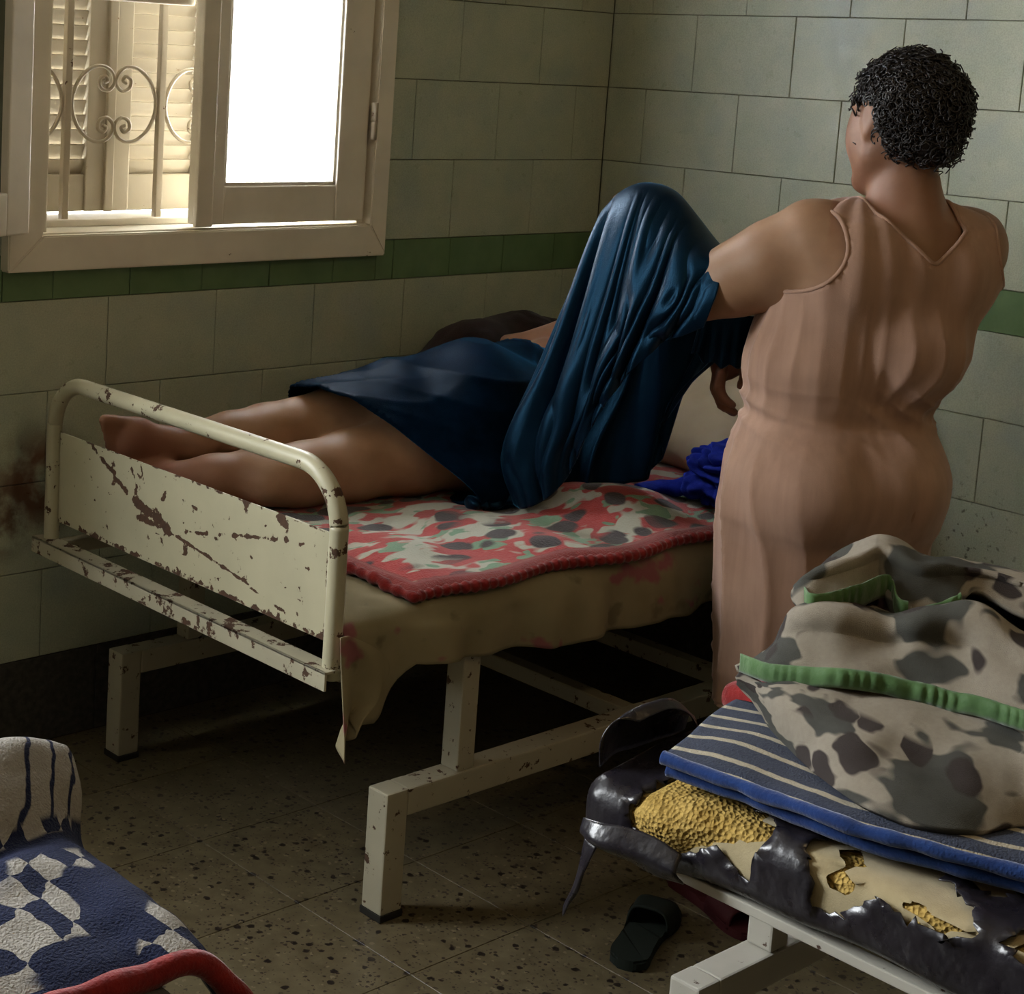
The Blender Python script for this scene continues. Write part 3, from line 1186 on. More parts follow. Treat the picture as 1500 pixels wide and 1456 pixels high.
# red blanket
nu, nv = 180, 110
bx0, bx1, by0, by1 = -1.625, -0.34, -1.02, -0.17
P = np.zeros((nu, nv, 3))
u, v = np.meshgrid(np.linspace(0, 1, nu), np.linspace(0, 1, nv), indexing='ij')
P[..., 0] = bx0 + (bx1 - bx0) * u + 0.02 * (v - 0.2) * (1 - u)
P[..., 1] = by0 + (by1 - by0) * v + 0.010 * np.sin(u * 9) * (1 - v) + 0.012 * np.sin(u * 23 + 1) * (1 - v) ** 3
base = ZB + 0.007
bump = 0.012 * (vnoise(np.stack([P[..., 0], P[..., 1], P[..., 0] * 0], -1), 5, 2) + 0.6) + 0.008 * (vnoise(np.stack([P[..., 0], P[..., 1], P[..., 0] * 0], -1), 11, 6))
ridge = 0.055 * np.exp(-((P[..., 0] + 0.83 + 0.25 * (P[..., 1] + 0.9)) / 0.16) ** 2) * np.exp(-((P[..., 1] + 0.80) / 0.13) ** 2)
ed = np.minimum(np.minimum(u * (bx1 - bx0), (1 - u) * (bx1 - bx0)), np.minimum(v, 1 - v) * (by1 - by0))
P[..., 2] = base + (bump + ridge) * np.clip(ed / 0.08, 0.12, 1) + 0.006 * np.exp(-((ed - 0.012) / 0.012) ** 2)
P[..., 2] -= 0.012 * np.clip(1 - ed / 0.02, 0, 1) ** 2 * (v < 0.1)
P[..., 2] = np.maximum(P[..., 2], ZB + 0.004)
rb = tag(sheet('blanket', P, REDM, None, 0.009, (1.3, 0.85), 0, 1.0), 'red blanket with white, green and black pattern spread on the bed', 'blanket')
set_attr(rb.data, 'edge', np.clip(1 - ed / 0.062, 0, 1).ravel())
# thick whipped edging
path = [(P[i, 0, 0], P[i, 0, 1] - 0.002, P[i, 0, 2] + 0.004) for i in range(0, nu, 2)]
corner = [(P[0, j, 0] - 0.002, P[0, j, 1], P[0, j, 2] + 0.004) for j in range(60, 0, -3)]
pp = catmull(corner + path, 420)
rad = 0.0105 + 0.0018 * np.sin(np.arange(420) * 1.1) + 0.002 * vnoise(pp, 30, 1)
REDEDGE = m_cloth('red_blanket_edging', (0.12, 0.007, 0.006), (0.23, 0.014, 0.010), 60, 0.95, 0.25, 0.7, 220)
tube('edging', pp, rad, REDEDGE, rb, 10)


def pillow(name, c, half, rotz, tilt, mat, label, cat, seed=1, puff=1.0, rotx=0):
    n = 44
    uu, vv = np.meshgrid(np.linspace(-1, 1, n), np.linspace(-1, 1, n), indexing='ij')
    prof = np.clip((1 - np.abs(uu) ** 2.6) * (1 - np.abs(vv) ** 2.6), 0, 1) ** 0.42
    pin = 1 - 0.06 * (np.abs(uu) ** 3) * (1 - vv ** 2) - 0.0
    X = uu * half[0] * (1 - 0.07 * (1 - np.abs(vv)) * np.abs(uu) ** 2)
    Y = vv * half[1] * (1 - 0.07 * (1 - np.abs(uu)) * np.abs(vv) ** 2)
    top = np.stack([X, Y, prof * half[2] * puff], -1)
    bot = np.stack([X, Y, -prof * half[2] * 0.8], -1)
    for A, sd in ((top, seed), (bot, seed + 5)):
        A[..., 2] += prof * (0.010 * vnoise(A, 9, sd) + 0.006 * vnoise(A, 22, sd + 1))
    V = np.vstack([top.reshape(-1, 3), bot.reshape(-1, 3)])
    F = np.vstack([grid_faces(n, n), grid_faces(n, n)[:, ::-1] + n * n])
    me = mesh_np(name, V, F)
    bm = bmesh.new()
    bm.from_mesh(me)
    bmesh.ops.remove_doubles(bm, verts=bm.verts, dist=0.0005)
    bm.to_mesh(me)
    bm.free()
    o = link(name, me, mat, None, c)
    o.rotation_euler = (rotx, tilt, rotz)
    return tag(o, label, cat)


pillow('pillow', (-0.285, -0.60, 0.718), (0.165, 0.27, 0.075), 0.05, math.radians(-38), PILLOW, 'beige pillow propped against the head end of the bed', 'pillow')

# royal blue bundle of cloth
def bundle(name, c, r, mat, seed, squash=(1, 1, 0.6), ridges=0.12):
    bm = bmesh.new()
    bmesh.ops.create_icosphere(bm, subdivisions=6, radius=1)
    P = np.array([v.co for v in bm.verts])
    q = P * np.array(squash)
    n = np.abs(vnoise(P, 2.4, seed)) * 0.9 + np.abs(vnoise(P + 3, 5, seed + 1)) * 0.5
    n2 = np.abs(np.sin(3 * P[:, 0] + 7 * P[:, 2] + 4 * vnoise(P, 1.6, seed + 2)))
    s = 1 + ridges * (n - 0.4) + ridges * 0.9 * (n2 - 0.5)
    q = q * s[:, None] * r
    q[:, 2] = np.maximum(q[:, 2], -r * squash[2] * 0.55)
    for v, x in zip(bm.verts, q):
        v.co = x
    me = bpy.data.meshes.new(name)
    bm.to_mesh(me)
    bm.free()
    me.polygons.foreach_set('use_smooth', [True] * len(me.polygons))
    return link(name, me, mat, None, c)


bb = bundle('blue_garment', (-0.56, -0.93, 0.672), 0.135, ROYAL, 4, (1.0, 0.72, 0.62), 0.22)
tag(bb, 'crumpled royal blue knitted garment lying on the red blanket', 'garment')
# its loose sleeve trailing along the bed
V, F = tube_np(catmull([(-0.02, 0.03, -0.03), (-0.07, 0.06, -0.022), (-0.14, 0.10, -0.03), (-0.20, 0.12, -0.036)], 40), np.interp(np.linspace(0, 1, 40), [0, 0.5, 1], [0.05, 0.032, 0.02]), 14, flat=0.55)
V = V + 0.006 * vnoise(V, 30, 3)[:, None]
link('sleeve', mesh_np('sleeve', V, F), ROYAL, bb)

# dark plush bolster against the wall
s = SDF((-0.95, -0.34, 0.55), (-0.08, 0.0, 1.0), 0.009)
s.chain([(-0.78, -0.12, 0.72, 0.085), (-0.60, -0.13, 0.79, 0.105), (-0.42, -0.13, 0.80, 0.105), (-0.22, -0.13, 0.78, 0.095)], 0.05)
s.chain([(-0.80, -0.13, 0.66, 0.06), (-0.22, -0.13, 0.66, 0.08)], 0.05)
s.cut(lambda X, Y, Z: Y + 0.022)
s.cut(lambda X, Y, Z: 0.602 - Z)
V, F = s.mesh()
V = smooth_np(V, F, 3)
V += normals_np(V, F) * (0.006 * vnoise(V, 14, 3) + 0.003 * vnoise(V, 45, 4))[:, None]
V[:, 1] = np.minimum(V[:, 1], -0.012)
tag(link('bolster', mesh_np('bolster', V, F), BROWN), 'dark brown plush bolster leaning on the wall behind the lying person', 'cushion')

# ------------------------------------------------------------------ skin and people
def m_skin(name, c1, c2, red):
    g = G(name, 0.5, 0.35)
    p = g.pos()
    c = g.ramp(g.noise(p, 16, 4), [(0.3, c1), (0.7, c2)])
    c = g.mix(g.math('MULTIPLY', g.attr('flush'), 0.8), c, red)
    g.color(c)
    g.set(Subsurface_Weight=0.12, Subsurface_Radius=(0.02, 0.008, 0.004), Subsurface_Scale=0.5)
    return g.bump(g.noise(p, 260, 3), 0.10, 0.002).m


SKIN = m_skin('tan_skin', (0.27, 0.150, 0.085), (0.34, 0.20, 0.118), (0.17, 0.05, 0.03))
HAIR = G('black_hair', 0.45, 0.5).color((0.012, 0.009, 0.009)).m
EYEW = G('eye_white', 0.3, 0.5).color((0.6, 0.56, 0.5)).m
NAIL = G('nail', 0.3, 0.5).color((0.5, 0.3, 0.24)).m

# lying person: on the right side, head towards the side wall, back to the room
s = SDF((-1.88, -0.95, 0.58), (-0.1, -0.02, 1.02), 0.0065)
ZS = 0.612


def foot(s, heel, toe, upv, w=0.042, th=0.026, toes=5):
    """a foot: heel, arch, ball and five toes; upv points from sole to instep"""
    heel, toe, upv = (np.array(v, float) for v in (heel, toe, upv))
    ax = toe - heel
    L = np.linalg.norm(ax)
    ax /= L
    upv = upv - ax * (upv @ ax)
    upv /= np.linalg.norm(upv)
    sd = np.cross(upv, ax)
    ball = heel + ax * L * 0.70
    s.ell(heel + ax * 0.02, (0.040, 0.033, 0.034), (ax, sd, upv), 0.02)
    s.cone(heel + ax * 0.01 + upv * 0.006, ball + sd * 0.012 + upv * 0.004, 0.030, 0.028, 0.025)
    s.cone(heel + ax * 0.01 + upv * 0.008, ball - sd * 0.018, 0.028, 0.025, 0.025)
    s.ell(ball - ax * 0.012, (0.045, w, th), (ax, sd, upv), 0.02)
    s.cone(heel + ax * L * 0.25 + upv * 0.035, ball - ax * 0.03 + upv * 0.008, 0.026, 0.018, 0.03)
    for i in range(toes):
        o = (0.8 - i * 0.4) * (w * 0.88)
        ln = L * (0.27, 0.25, 0.22, 0.19, 0.15)[i]
        r = (0.0135, 0.0095, 0.009, 0.0085, 0.008)[i]
        a = ball + sd * o + ax * (0.012 - 0.004 * i)
        b = ball + sd * o * 1.02 + ax * ln - upv * 0.004
        s.cone(a, b, r * 1.05, r, 0.006)


# upper (left) leg
s.chain([(-0.96, -0.47, 0.775, 0.120), (-1.12, -0.40, 0.765, 0.096), (-1.26, -0.345, 0.748, 0.072), (-1.34, -0.325, 0.740, 0.061), (-1.42, -0.31, 0.738, 0.055), (-1.50, -0.295, 0.737, 0.044), (-1.575, -0.275, 0.738, 0.033)], 0.03)
s.ell((-1.40, -0.335, 0.738), (0.085, 0.045, 0.052), k=0.03)
foot(s, (-1.560, -0.285, 0.710), (-1.802, -0.235, 0.752), (0.10, 0.95, 0.10), 0.050, 0.030)
# lower (right) leg
s.chain([(-0.96, -0.52, 0.735, 0.12), (-1.16, -0.50, 0.705, 0.092), (-1.32, -0.475, 0.685, 0.072), (-1.42, -0.455, 0.677, 0.063), (-1.52, -0.42, 0.675, 0.056), (-1.60, -0.375, 0.668, 0.047), (-1.67, -0.335, 0.664, 0.040)], 0.03)
s.ell((-1.47, -0.470, 0.676), (0.09, 0.050, 0.056), k=0.03)
foot(s, (-1.655, -0.345, 0.652), (-1.808, -0.16, 0.660), (0.6, 0.5, 0.3))
# pelvis, back, shoulders
s.ell((-0.97, -0.50, 0.760), (0.17, 0.155, 0.150), k=0.05)
s.ell((-1.03, -0.565, 0.77), (0.125, 0.095, 0.115), k=0.05)
s.chain([(-0.97, -0.47, 0.755, 0.140), (-0.78, -0.42, 0.742, 0.125), (-0.58, -0.39, 0.755, 0.130), (-0.46, -0.38, 0.76, 0.110)], 0.06)
s.chain([(-0.50, -0.38, 0.70, 0.10), (-0.48, -0.38, 0.86, 0.075)], 0.05)
s.chain([(-0.44, -0.38, 0.76, 0.065), (-0.35, -0.37, 0.765, 0.055)], 0.03)
s.ell((-0.245, -0.355, 0.775), (0.105, 0.092, 0.080), k=0.03)
s.ell((-0.27, -0.275, 0.775), (0.06, 0.03, 0.04), k=0.03)
# face towards the wall: nose, chin, lips
s.cone((-0.255, -0.268, 0.775), (-0.29, -0.243, 0.775), 0.014, 0.016, 0.015)
s.ell((-0.345, -0.285, 0.775), (0.028, 0.025, 0.03), k=0.02)
s.ell((-0.318, -0.262, 0.775), (0.010, 0.012, 0.022), k=0.012)
s.ell((-0.255, -0.36, 0.852), (0.028, 0.018, 0.010), k=0.008)
# upper arm resting over the side, hand by the face
s.chain([(-0.49, -0.36, 0.87, 0.070), (-0.56, -0.22, 0.82, 0.052), (-0.60, -0.16, 0.76, 0.046)], 0.03)
s.chain([(-0.60, -0.16, 0.76, 0.046), (-0.48, -0.13, 0.70, 0.037), (-0.40, -0.15, 0.66, 0.028)], 0.02)
for i in range(4):
    s.chain([(-0.40, -0.165 + 0.016 * i, 0.652, 0.017), (-0.355, -0.172 + 0.017 * i, 0.645, 0.0105), (-0.315 - 0.006 * abs(i - 1.5), -0.172 + 0.017 * i, 0.628, 0.0085)], 0.008)
s.chain([(-0.40, -0.15, 0.65, 0.02), (-0.375, -0.20, 0.640, 0.011), (-0.345, -0.205, 0.632, 0.009)], 0.008)
s.chain([(-0.48, -0.36, 0.68, 0.06), (-0.42, -0.24, 0.655, 0.045), (-0.30, -0.17, 0.65, 0.035)], 0.02)
s.cut(lambda X, Y, Z: ZS - 0.006 - Z)
V, F = s.mesh()
V = smooth_np(V, F, 2)
LV, LF = V, F
me = mesh_np('person', V, F)
fl = np.clip(1 - np.hypot(V[:, 0] + 1.72, (V[:, 2] - 0.72)) / 0.17, 0, 1) ** 0.6
set_attr(me, 'flush', np.maximum(fl, 0.5 * np.clip((V[:, 0] + 0.85) / 0.15, 0, 1)))
lying = tag(link('person', me, SKIN), 'person lying on one side on the bed in a dark blue velvet dress', 'person')

# velvet dress of the lying person: the body grown by a centimetre between hem and back
d = SDF((-1.50, -0.95, 0.58), (-0.55, -0.02, 1.02), 0.007)
d.chain([(-0.96, -0.47, 0.775, 0.130), (-1.12, -0.40, 0.766, 0.107), (-1.26, -0.345, 0.749, 0.085), (-1.42, -0.31, 0.745, 0.076)], 0.05)
d.chain([(-0.96, -0.52, 0.74, 0.135), (-1.16, -0.51, 0.715, 0.112), (-1.32, -0.48, 0.70, 0.096), (-1.48, -0.46, 0.69, 0.085)], 0.05)
d.cone((-1.15, -0.45, 0.75), (-1.45, -0.38, 0.72), 0.12, 0.085, 0.06)
d.ell((-0.97, -0.50, 0.762), (0.185, 0.170, 0.148), k=0.05)
d.ell((-1.03, -0.57, 0.775), (0.14, 0.11, 0.122), k=0.05)
d.chain([(-0.97, -0.47, 0.755, 0.150), (-0.78, -0.42, 0.747, 0.140), (-0.58, -0.39, 0.76, 0.145)], 0.06)
d.ell((-1.05, -0.60, 0.66), (0.22, 0.13, 0.09), k=0.06)
d.cut(lambda X, Y, Z: ZS + 0.001 - Z)
V, F = d.mesh()
V = smooth_np(V, F, 3)


def hemcut(P):
    # hem: slanted plane across the calves; top: curved edge across the back
    a = -1.290 - (P[:, 0] - 0.75 * (0.78 - P[:, 2]) + 0.10 * (P[:, 1] + 0.4))
    b = P[:, 0] + 0.68 + 0.32 * (P[:, 2] - 0.80) + 0.30 * (P[:, 1] + 0.45)
    return np.maximum(a, b)


V, F = cut_mesh(V, F, hemcut)
N = normals_np(V, F)
# pulled folds: run from the waist towards the lower hip
t = np.clip((V[:, 0] + 1.45) / 0.75, 0, 1)
ph = (V[:, 2] - 0.62) * 52 + (V[:, 0] + 1.0) * (22 - 30 * t) + 1.6 * vnoise(V, 5, 2)
fold = 0.0085 * (1 - np.abs(np.sin(ph)) ** 0.6) * np.clip((t - 0.1) * 2.2, 0.15, 1) * np.clip((V[:, 2] - 0.63) / 0.06, 0, 1)
ph2 = V[:, 1] * 36 + V[:, 0] * 20 + 2.2 * vnoise(V, 6, 8)
fold += 0.010 * (1 - np.abs(np.sin(ph2)) ** 0.7) * np.clip(1 - t * 1.9, 0, 1)
V += N * (fold + 0.003 * vnoise(V, 14, 6))[:, None]
ld = link('velvet_dress', mesh_np('velvet_dress', V, F), VELVET, lying)
m_ = ld.modifiers.new('thickness', 'SOLIDIFY')
m_.thickness, m_.offset = 0.004, -0.5


def curls(name, centers, normals, mat, parent, n_turn=1.9, r0=0.0085, ln=0.022, th=0.0025, seed=1, seg=4, pts=14):
    rg = np.random.default_rng(seed)
    parts = []
    for c, nm in zip(centers, normals):
        nm = nm / np.linalg.norm(nm)
        t1 = np.cross(nm, rg.normal(size=3))
        t1 /= np.linalg.norm(t1)
        t2 = np.cross(nm, t1)
        k = rg.uniform(0.7, 1.35)
        a = np.linspace(0, 2 * np.pi * n_turn * rg.uniform(0.7, 1.2), pts) + rg.uniform(0, 6)
        h = np.linspace(-0.35, 0.75, pts) * ln * k
        lean = t1 * rg.uniform(-0.5, 0.5) + t2 * rg.uniform(-0.5, 0.5) + np.array([0, 0, -0.25])
        rr_ = r0 * k * np.linspace(1.0, 0.75, pts)
        P = c + h[:, None] * (nm + lean) + rr_[:, None] * (np.cos(a)[:, None] * t1 + np.sin(a)[:, None] * t2)
        parts.append(tube_np(P, th * np.linspace(1.2, 0.5, pts), seg))
    V, F = merge_np(parts)
    return link(name, mesh_np(name, V, F), mat, parent)


def hair_cap(name, c, r, axes, mat, parent, keep, seed, n=700, lo=None):
    bm = bmesh.new()
    bmesh.ops.create_icosphere(bm, subdivisions=5, radius=1)
    P = np.array([v.co for v in bm.verts])
    A = np.array(axes)
    w = 1 + 0.05 * vnoise(P, 4, seed) + 0.06 * np.abs(vnoise(P, 9, seed + 1)) + 0.03 * vnoise(P, 18, seed + 2)
    Q = (P * np.array(r) * w[:, None]) @ A + np.array(c)
    kp = keep(Q)
    for v, x in zip(bm.verts, Q):
        v.co = x
    bm.verts.ensure_lookup_table()
    bmesh.ops.delete(bm, geom=[bm.verts[i] for i in np.where(~kp)[0]], context='VERTS')
    me = bpy.data.meshes.new(name)
    bm.to_mesh(me)
    bm.free()
    me.polygons.foreach_set('use_smooth', [True] * len(me.polygons))
    cap = link(name, me, mat, parent)
    sd = cap.modifiers.new('thickness', 'SOLIDIFY')
    sd.thickness, sd.offset = 0.012, -1
    rg = np.random.default_rng(seed)
    idx = np.where(kp & ((lo is None) | (lo(Q) if lo else True)))[0]
    pick = rg.choice(idx, min(n, len(idx)), replace=False)
    nrm = Q[pick] - np.array(c)
    curls('curls', Q[pick], nrm, mat, cap, seed=seed + 3)
    return cap


hair_cap('hair', (-0.235, -0.375, 0.785), (0.115, 0.095, 0.095), np.eye(3), HAIR, lying, lambda Q: (Q[:, 1] < -0.30) & (Q[:, 2] > 0.66), 11, 260)

# ------------------------------------------------------------------ standing person (local x to her right hand side of the view, local y away)
WB = (-0.75, -1.33, 0.0)
WROT = math.atan2(-0.85750816, 0.51447037)
Fd = np.array([-0.5, 0.866, 0])       # where the body faces
Ld = np.array([-0.866, -0.5, 0])      # its left
Gd = np.array([-0.66, 0.75, -0.12])   # where the head faces
Gd /= np.linalg.norm(Gd)
Hl = np.cross([0.10, 0, 1], Gd)
Hl /= np.linalg.norm(Hl)
Hu = np.cross(Gd, Hl)

ZK = [0.20, 0.35, 0.55, 0.70, 0.80, 0.88, 0.94, 1.00, 1.08, 1.15, 1.22, 1.28]
CR = [-0.045, -0.050, -0.052, -0.052, -0.048, -0.052, -0.050, -0.035, -0.018, 0.002, 0.018, 0.030]
CD = [0.0, 0.0, 0.0, 0.0, 0.0, 0.01, 0.012, 0.012, 0.01, 0.005, 0.0, 0.0]
HL_ = [0.055, 0.055, 0.065, 0.075, 0.078, 0.068, 0.066, 0.070, 0.075, 0.085, 0.100, 0.105]
RH = [0.110, 0.118, 0.127, 0.125, 0.123, 0.112, 0.108, 0.118, 0.124, 0.118, 0.100, 0.070]


def loft(X, Y, Z, grow=0.0):
    c = np.interp(Z, ZK, CR)
    e = np.interp(Z, ZK, CD)
    h = np.interp(Z, ZK, HL_)
    r = np.interp(Z, ZK, RH)
    px, py = X - c, Y - e
    t = np.clip(px * Ld[0] + py * Ld[1], -h, h)
    d = np.sqrt((px - t * Ld[0]) ** 2 + (py - t * Ld[1]) ** 2) - r - grow
    return d


def lp(c, a, f, z):
    """local point: c=(x,y) base, a along left, f along facing"""
    return (c[0] + a * Ld[0] + f * Fd[0], c[1] + a * Ld[1] + f * Fd[1], z)


CC = (-0.05, 0.0)
SHL, SHR = (-0.128, -0.055, 1.243), (0.150, 0.085, 1.245)


def torso(s, g):
    s.func(lambda X, Y, Z: np.maximum(loft(X, Y, Z, g - 0.012), np.maximum(0.72 - Z, Z - 1.275)), (-0.4, -0.4, 0.66), (0.4, 0.4, 1.36), 0.03)
    s.ell(lp(CC, 0.075, -0.055, 0.775), (0.112 + g, 0.112 + g, 0.115 + g), k=0.05)
    s.ell(lp(CC, -0.075, -0.055, 0.775), (0.112 + g, 0.112 + g, 0.115 + g), k=0.05)
    s.ell(lp((-0.01, 0.0), 0.075, 0.085, 1.07), (0.085 + g, 0.085 + g, 0.085 + g), k=0.05)
    s.ell(lp((-0.01, 0.0), -0.075, 0.085, 1.07), (0.085 + g, 0.085 + g, 0.085 + g), k=0.05)
    s.cone(SHL, (0.02, 0.0, 1.275), 0.058 + g, 0.060 + g, 0.05)
    s.cone(SHR, (0.05, 0.03, 1.275), 0.058 + g, 0.060 + g, 0.05)
    s.cone((-0.06, -0.05, 1.20), (0.11, 0.03, 1.20), 0.09 + g, 0.09 + g, 0.05)


s = SDF((-0.60, -0.36, 0.0), (0.34, 0.46, 1.66), 0.0062)
torso(s, 0.0)
# legs and feet
for a, f in ((0.085, 0.0), (-0.085, 0.02)):
    hip, knee, ank = lp(CC, a, 0, 0.74), lp(CC, a * 0.95, 0.02 + f, 0.43), lp(CC, a, -0.01 + f, 0.085)
    s.chain([(*hip, 0.105), (*knee, 0.065), (*lp(CC, a, -0.012 + f, 0.30), 0.060), (*ank, 0.036)], 0.03)
    foot(s, np.array(lp(CC, a, -0.045 + f, 0.036)), np.array(lp(CC, a * 1.25, 0.19 + f, 0.026)), (0, 0, 1))
# neck
s.chain([(0.045, -0.01, 1.27, 0.070), (0.030, 0.005, 1.345, 0.056), (0.022, 0.012, 1.42, 0.054)], 0.035)
# head
HC = np.array([0.008, 0.020, 1.493])


def hp(g, l, u):
    return HC + Gd * g + Hl * l + Hu * u


s.ell(hp(0, 0, 0), (0.098, 0.078, 0.098), (Gd, Hl, Hu), 0.03)
s.ell(hp(0.035, 0, -0.055), (0.062, 0.062, 0.075), (Gd, Hl, Hu), 0.03)
s.ell(hp(0.045, 0.030, -0.050), (0.045, 0.036, 0.055), (Gd, Hl, Hu), 0.03)
s.ell(hp(0.045, -0.030, -0.050), (0.045, 0.036, 0.055), (Gd, Hl, Hu), 0.03)
s.cone(hp(0.01, 0.048, -0.085), hp(0.075, 0.012, -0.128), 0.022, 0.022, 0.025)
s.cone(hp(0.01, -0.048, -0.085), hp(0.075, -0.012, -0.128), 0.022, 0.022, 0.025)
s.ell(hp(0.082, 0, -0.122), (0.020, 0.022, 0.018), (Gd, Hl, Hu), 0.02)
s.cone(hp(0.092, 0, 0.008), hp(0.112, 0, -0.042), 0.009, 0.014, 0.014)
s.cone(hp(0.106, 0.010, -0.047), hp(0.106, -0.010, -0.047), 0.010, 0.010, 0.01)
s.cone(hp(0.086, 0.032, 0.022), hp(0.090, -0.032, 0.022), 0.013, 0.013, 0.02)
s.cone(hp(0.098, 0.016, -0.074), hp(0.098, -0.016, -0.074), 0.008, 0.008, 0.008)
s.cone(hp(0.097, 0.014, -0.085), hp(0.097, -0.014, -0.085), 0.008, 0.008, 0.008)
for sg in (1, -1):
    s.ell(hp(0.088, sg * 0.032, -0.002), (0.012, 0.016, 0.010), (Gd, Hl, Hu), 0.012, True)
    # ear: rim, lobe and hollow
    ec = hp(-0.002, sg * 0.076, -0.018)
    s.ell(ec, (0.019, 0.009, 0.031), (Gd, Hl, Hu), 0.008)
    s.ell(ec - Hu * 0.028 + Gd * 0.004, (0.010, 0.007, 0.012), (Gd, Hl, Hu), 0.006)
    s.ell(ec + Hl * sg * 0.010 + Hu * 0.004, (0.010, 0.006, 0.017), (Gd, Hl, Hu), 0.006, True)
# left arm: raised upper arm, forearm lifted under the cloth
ELB = (-0.325, -0.030, 1.125)
WRI = (-0.455, 0.105, 1.225)
s.chain([(*SHL, 0.080), (-0.20, -0.050, 1.195, 0.074), (-0.265, -0.040, 1.155, 0.066), (*ELB, 0.055)], 0.035)
s.chain([(*ELB, 0.053), (-0.38, 0.03, 1.165, 0.049), (*WRI, 0.031)], 0.02)
hd = np.array(WRI) + np.array([-0.030, 0.035, 0.040])
s.chain([(*WRI, 0.029), (*hd, 0.032)], 0.015)
for i in range(4):
    b = hd + np.array([-0.012 + 0.014 * (i - 1.5), 0.012 + 0.006 * i, 0.012 - 0.006 * abs(i - 1.5)])
    s.chain([(*b, 0.0115), (*(b + np.array([-0.018, 0.022, 0.012])), 0.0095), (*(b + np.array([-0.026, 0.034, -0.010])), 0.008)], 0.006)
s.chain([(*(hd + np.array([0.018, -0.015, -0.01])), 0.014), (*(hd + np.array([0.014, -0.012, 0.024])), 0.010), (*(hd + np.array([-0.004, 0.008, 0.036])), 0.009)], 0.006)
# right arm: across the front of the body, hand hanging beyond the waist
ELR, WRR = (0.070, 0.285, 1.035), (-0.165, 0.200, 1.015)
s.chain([(*SHR, 0.072), (0.13, 0.20, 1.13, 0.060), (*ELR, 0.050)], 0.035)
s.chain([(*ELR, 0.048), (-0.05, 0.25, 1.03, 0.043), (*WRR, 0.030)], 0.02)
s.chain([(*WRR, 0.030), (-0.235, 0.155, 0.992, 0.036), (-0.282, 0.135, 0.955, 0.031)], 0.015)
for i in range(4):      # fingers: hang down and curl under
    o = np.array([0.010 + 0.004 * i, -0.014 - 0.018 * (i - 1.6), 0.002 * i])
    k = (1.0, 1.1, 1.05, 0.85)[i]
    b = np.array([-0.306, 0.135, 0.942]) + o
    s.chain([(*b, 0.0125), (*(b + np.array([-0.004, -0.004, -0.036]) * k), 0.0110), (*(b + np.array([0.010, -0.006, -0.064]) * k), 0.0100), (*(b + np.array([0.034, -0.008, -0.076]) * k), 0.0088)], 0.006)
s.chain([(-0.225, 0.130, 0.985, 0.018), (-0.235, 0.110, 0.950, 0.013), (-0.245, 0.105, 0.922, 0.0105)], 0.010)
V, F = s.mesh()
V = smooth_np(V, F, 2)
me = mesh_np('person', V, F)
fl = 0.55 * np.clip((V[:, 2] - 1.22) / 0.1, 0, 1) * (V[:, 0] > -0.1) + 0.9 * np.clip(1 - np.linalg.norm(V - np.array([-0.265, 0.14, 0.93]), axis=1) / 0.14, 0, 1) ** 0.5
set_attr(me, 'flush', np.clip(fl, 0, 1))
woman = tag(link('person', me, SKIN, None, WB), 'person in a sleeveless pink dress standing between the beds, back turned', 'person')
woman.rotation_euler = (0, 0, WROT)
for sg in (1, -1):
    bm = bmesh.new()
    bmesh.ops.create_uvsphere(bm, u_segments=14, v_segments=10, radius=0.0125)
    me = bpy.data.meshes.new('eye')
    bm.to_mesh(me)
    bm.free()
    link('eye', me, EYEW, woman, hp(0.082, sg * 0.032, -0.002))

# dress
DRESS = None


def m_dress():
    g = G('faded_pink_cotton', 0.85, 0.15)
    p = g.obj()
    c = g.ramp(g.noise(p, 7, 5), [(0.3, (0.34, 0.205, 0.145)), (0.7, (0.41, 0.26, 0.19))])
    st = g.ramp(g.noise(g.mapv(p, (60, 60, 3)), 1.0, 3), [(0.35, 0.93), (0.65, 1.05)])
    g.color(g.mix(1.0, c, st, 'MULTIPLY'))
    g.set(Sheen_Weight=0.35, Sheen_Roughness=0.4, Sheen_Tint=(1.0, 0.85, 0.85, 1))
    return g.bump(g.noise(p, 520, 2), 0.2, 0.0015).m


DRESS = m_dress()
s = SDF((-0.40, -0.34, 0.22), (0.36, 0.36, 1.40), 0.0062)
torso(s, 0.010)
s.func(lambda X, Y, Z: np.maximum(loft(X, Y, Z, 0.008), np.maximum(0.26 - Z, Z - 0.93)), (-0.4, -0.4, 0.20), (0.4, 0.4, 1.0), 0.03)
s.ell((0.052, -0.01, 1.05), (0.116, 0.11, 0.115), k=0.04)      # bloused back over the waist
s.ell((-0.10, -0.02, 1.0), (0.13, 0.13, 0.10), k=0.04)
V, F = s.mesh()
V = smooth_np(V, F, 3)


def ab(P):
    q = P[:, :2] - np.array([0.026, 0.0])
    return q @ Ld[:2], q @ Fd[:2]


def dcut(P):
    a, f = ab(P)
    z = P[:, 2]
    hem = 0.30 - z + 0.012 * np.sin(8 * np.arctan2(f, a))
    arm_l = (1 - np.sqrt(((a - 0.262) / 0.112) ** 2 + ((z - 1.262) / 0.120) ** 2)) * 0.11
    arm_r = (1 - np.sqrt(((a + 0.252) / 0.100) ** 2 + ((z - 1.262) / 0.115) ** 2)) * 0.11
    back = z - (1.222 + 0.95 * np.maximum(np.abs(a + 0.012) - 0.006, 0)) - 0.35 * np.maximum(f, -0.2) * 0
    front = z - (1.16 + 6.5 * a ** 2)
    neck = np.where(f < 0.0, np.minimum(back * 0.7, 0.082 - np.abs(a)), np.minimum(front * 0.6, 0.082 - np.abs(a)))
    return np.maximum(np.maximum(hem, np.maximum(arm_l, arm_r)), neck)


